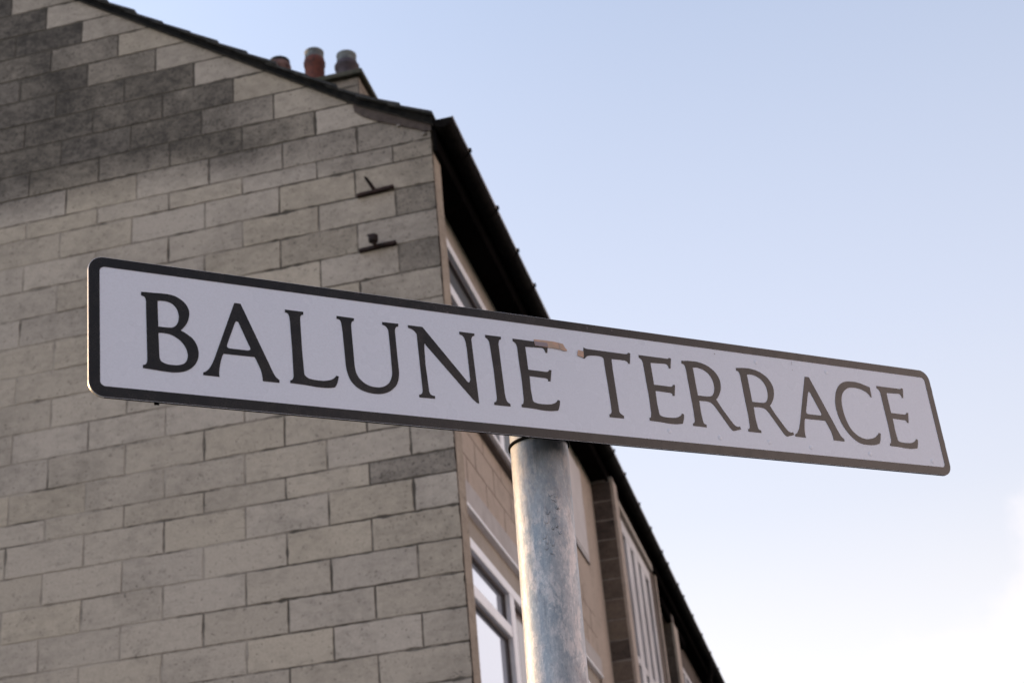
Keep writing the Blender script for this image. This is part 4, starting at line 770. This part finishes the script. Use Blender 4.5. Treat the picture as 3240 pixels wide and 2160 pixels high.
# pole
m, t, b = mat('galvanised_steel', (0.42, 0.44, 0.46), 0.5, 0.35); v_ = pos(t)
big = noise_(t, v_, 13, 6, 0.7, (1, 1, 0.3), 0.4); med = noise_(t, v_, 70, 8, 0.78, (1, 1, 0.45), 0.3); fine = noise_(t, v_, 300, 5, 0.75, (1, 1, 0.5))
patch = noise_(t, v_, 30, 8, 0.72, (1, 1, 0.5), 0.6)
c = mix(t, mrange(t, mth(t, 'ADD', mth(t, 'MULTIPLY', big, 0.6), mth(t, 'MULTIPLY', med, 0.4)), 0.40, 0.60), (0.25, 0.295, 0.345), (0.42, 0.43, 0.46))
c = mix(t, mrange(t, mth(t, 'ADD', mth(t, 'MULTIPLY', patch, 0.5), mth(t, 'MULTIPLY', med, 0.5)), 0.50, 0.57), c, (0.57, 0.55, 0.56))
c = mix(t, mth(t, 'MULTIPLY', mrange(t, fine, 0.5, 0.7), 0.45), c, (0.70, 0.69, 0.70))
c = mix(t, mth(t, 'MULTIPLY', mrange(t, fine, 0.48, 0.3), 0.45), c, (0.16, 0.17, 0.20))
pit = noise_(t, v_, 75, 3, 0.6)
c = mix(t, mth(t, 'MULTIPLY', mrange(t, pit, 0.72, 0.76), 0.8), c, (0.08, 0.075, 0.08))
dk = mrange(t, noise_(t, v_, 14, 7, 0.7, (1, 1, 0.7), 0.5), 0.56, 0.7)
c = mix(t, mth(t, 'MULTIPLY', dk, 0.5), c, (0.16, 0.15, 0.17))
st = noise_(t, v_, 26, 6, 0.7, (1.6, 1.6, 0.12), 0.2)
c = mix(t, mth(t, 'MULTIPLY', mrange(t, st, 0.56, 0.66), 0.45), c, (0.15, 0.16, 0.18))
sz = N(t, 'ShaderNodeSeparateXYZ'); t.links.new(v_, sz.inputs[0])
c = mix(t, mth(t, 'MULTIPLY', mrange(t, mth(t, 'ADD', sz.outputs[2], mth(t, 'MULTIPLY', med, 0.12)), 2.13, 2.24), 0.45), c, (0.13, 0.125, 0.115))  # shade of the name plate painted into the colour of the pole top
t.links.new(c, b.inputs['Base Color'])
t.links.new(mrange(t, med, 0.35, 0.7, 0.42, 0.66), b.inputs['Roughness'])
bump(t, b, mth(t, 'ADD', mth(t, 'MULTIPLY', med, 0.7), mth(t, 'MULTIPLY', fine, 0.5)), 0.4, 0.0010)
M['galv'] = m
PR = 0.0336
ztop = SC.z+0.066
mb = MB(); zz = [0.0+0.10*k for k in range(int(ztop/0.1)+1)]+[ztop]
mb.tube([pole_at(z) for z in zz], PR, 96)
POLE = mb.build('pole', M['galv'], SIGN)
# drips and runs of zinc frozen below the plate
mb = MB(); rr = random.Random(5)
def on_pole(ang, z, off=0.0):
    a = pole_at(z); return a+Vector((math.cos(ang), math.sin(ang), 0))*(PR+off)
for k in range(16):
    a0 = math.radians(-72+rr.uniform(-12, 22)); z0 = 0.62+EYE-k*0.0045-rr.uniform(0, 0.004)
    pts = []
    w_ = rr.uniform(0.10, 0.26)
    for i in range(7):
        q = i/6; pts.append(on_pole(a0-w_/2+w_*q, z0-0.004*math.sin(q*math.pi)*rr.uniform(0.6, 1.6), 0.0))
    mb.tube(pts, [0.0002, .0005, .0007, .0008, .0007, .0005, .0002], 6)
mb.build('zinc_run', M['galv'], POLE)
# clips holding the plate: dark band round the pole
for zc in (0.6865, 0.765):
    c0 = pole_at(zc+EYE); mb = MB(); n = 48
    vs = []
    for (rr_, hh) in ((PR+0.0003, -0.0014), (PR+0.0022, -0.0014), (PR+0.0022, 0.0014), (PR+0.0003, 0.0014)):
        vs += [c0+Vector((rr_*math.cos(2*math.pi*q/n), rr_*math.sin(2*math.pi*q/n), hh)) for q in range(n)]
    mb.add(vs, [(i*n+q, i*n+(q+1) % n, ((i+1) % 4)*n+(q+1) % n, ((i+1) % 4)*n+q) for i in range(4) for q in range(n)], smooth=False)
    a = (c0-S0).dot(SU); bb = (c0-S0).dot(SV)
    slab(mb, a-0.014, a+0.014, bb+0.004, bb+0.016, -0.030, -0.012)
    mb.build('clip', M['rail'], SIGN)
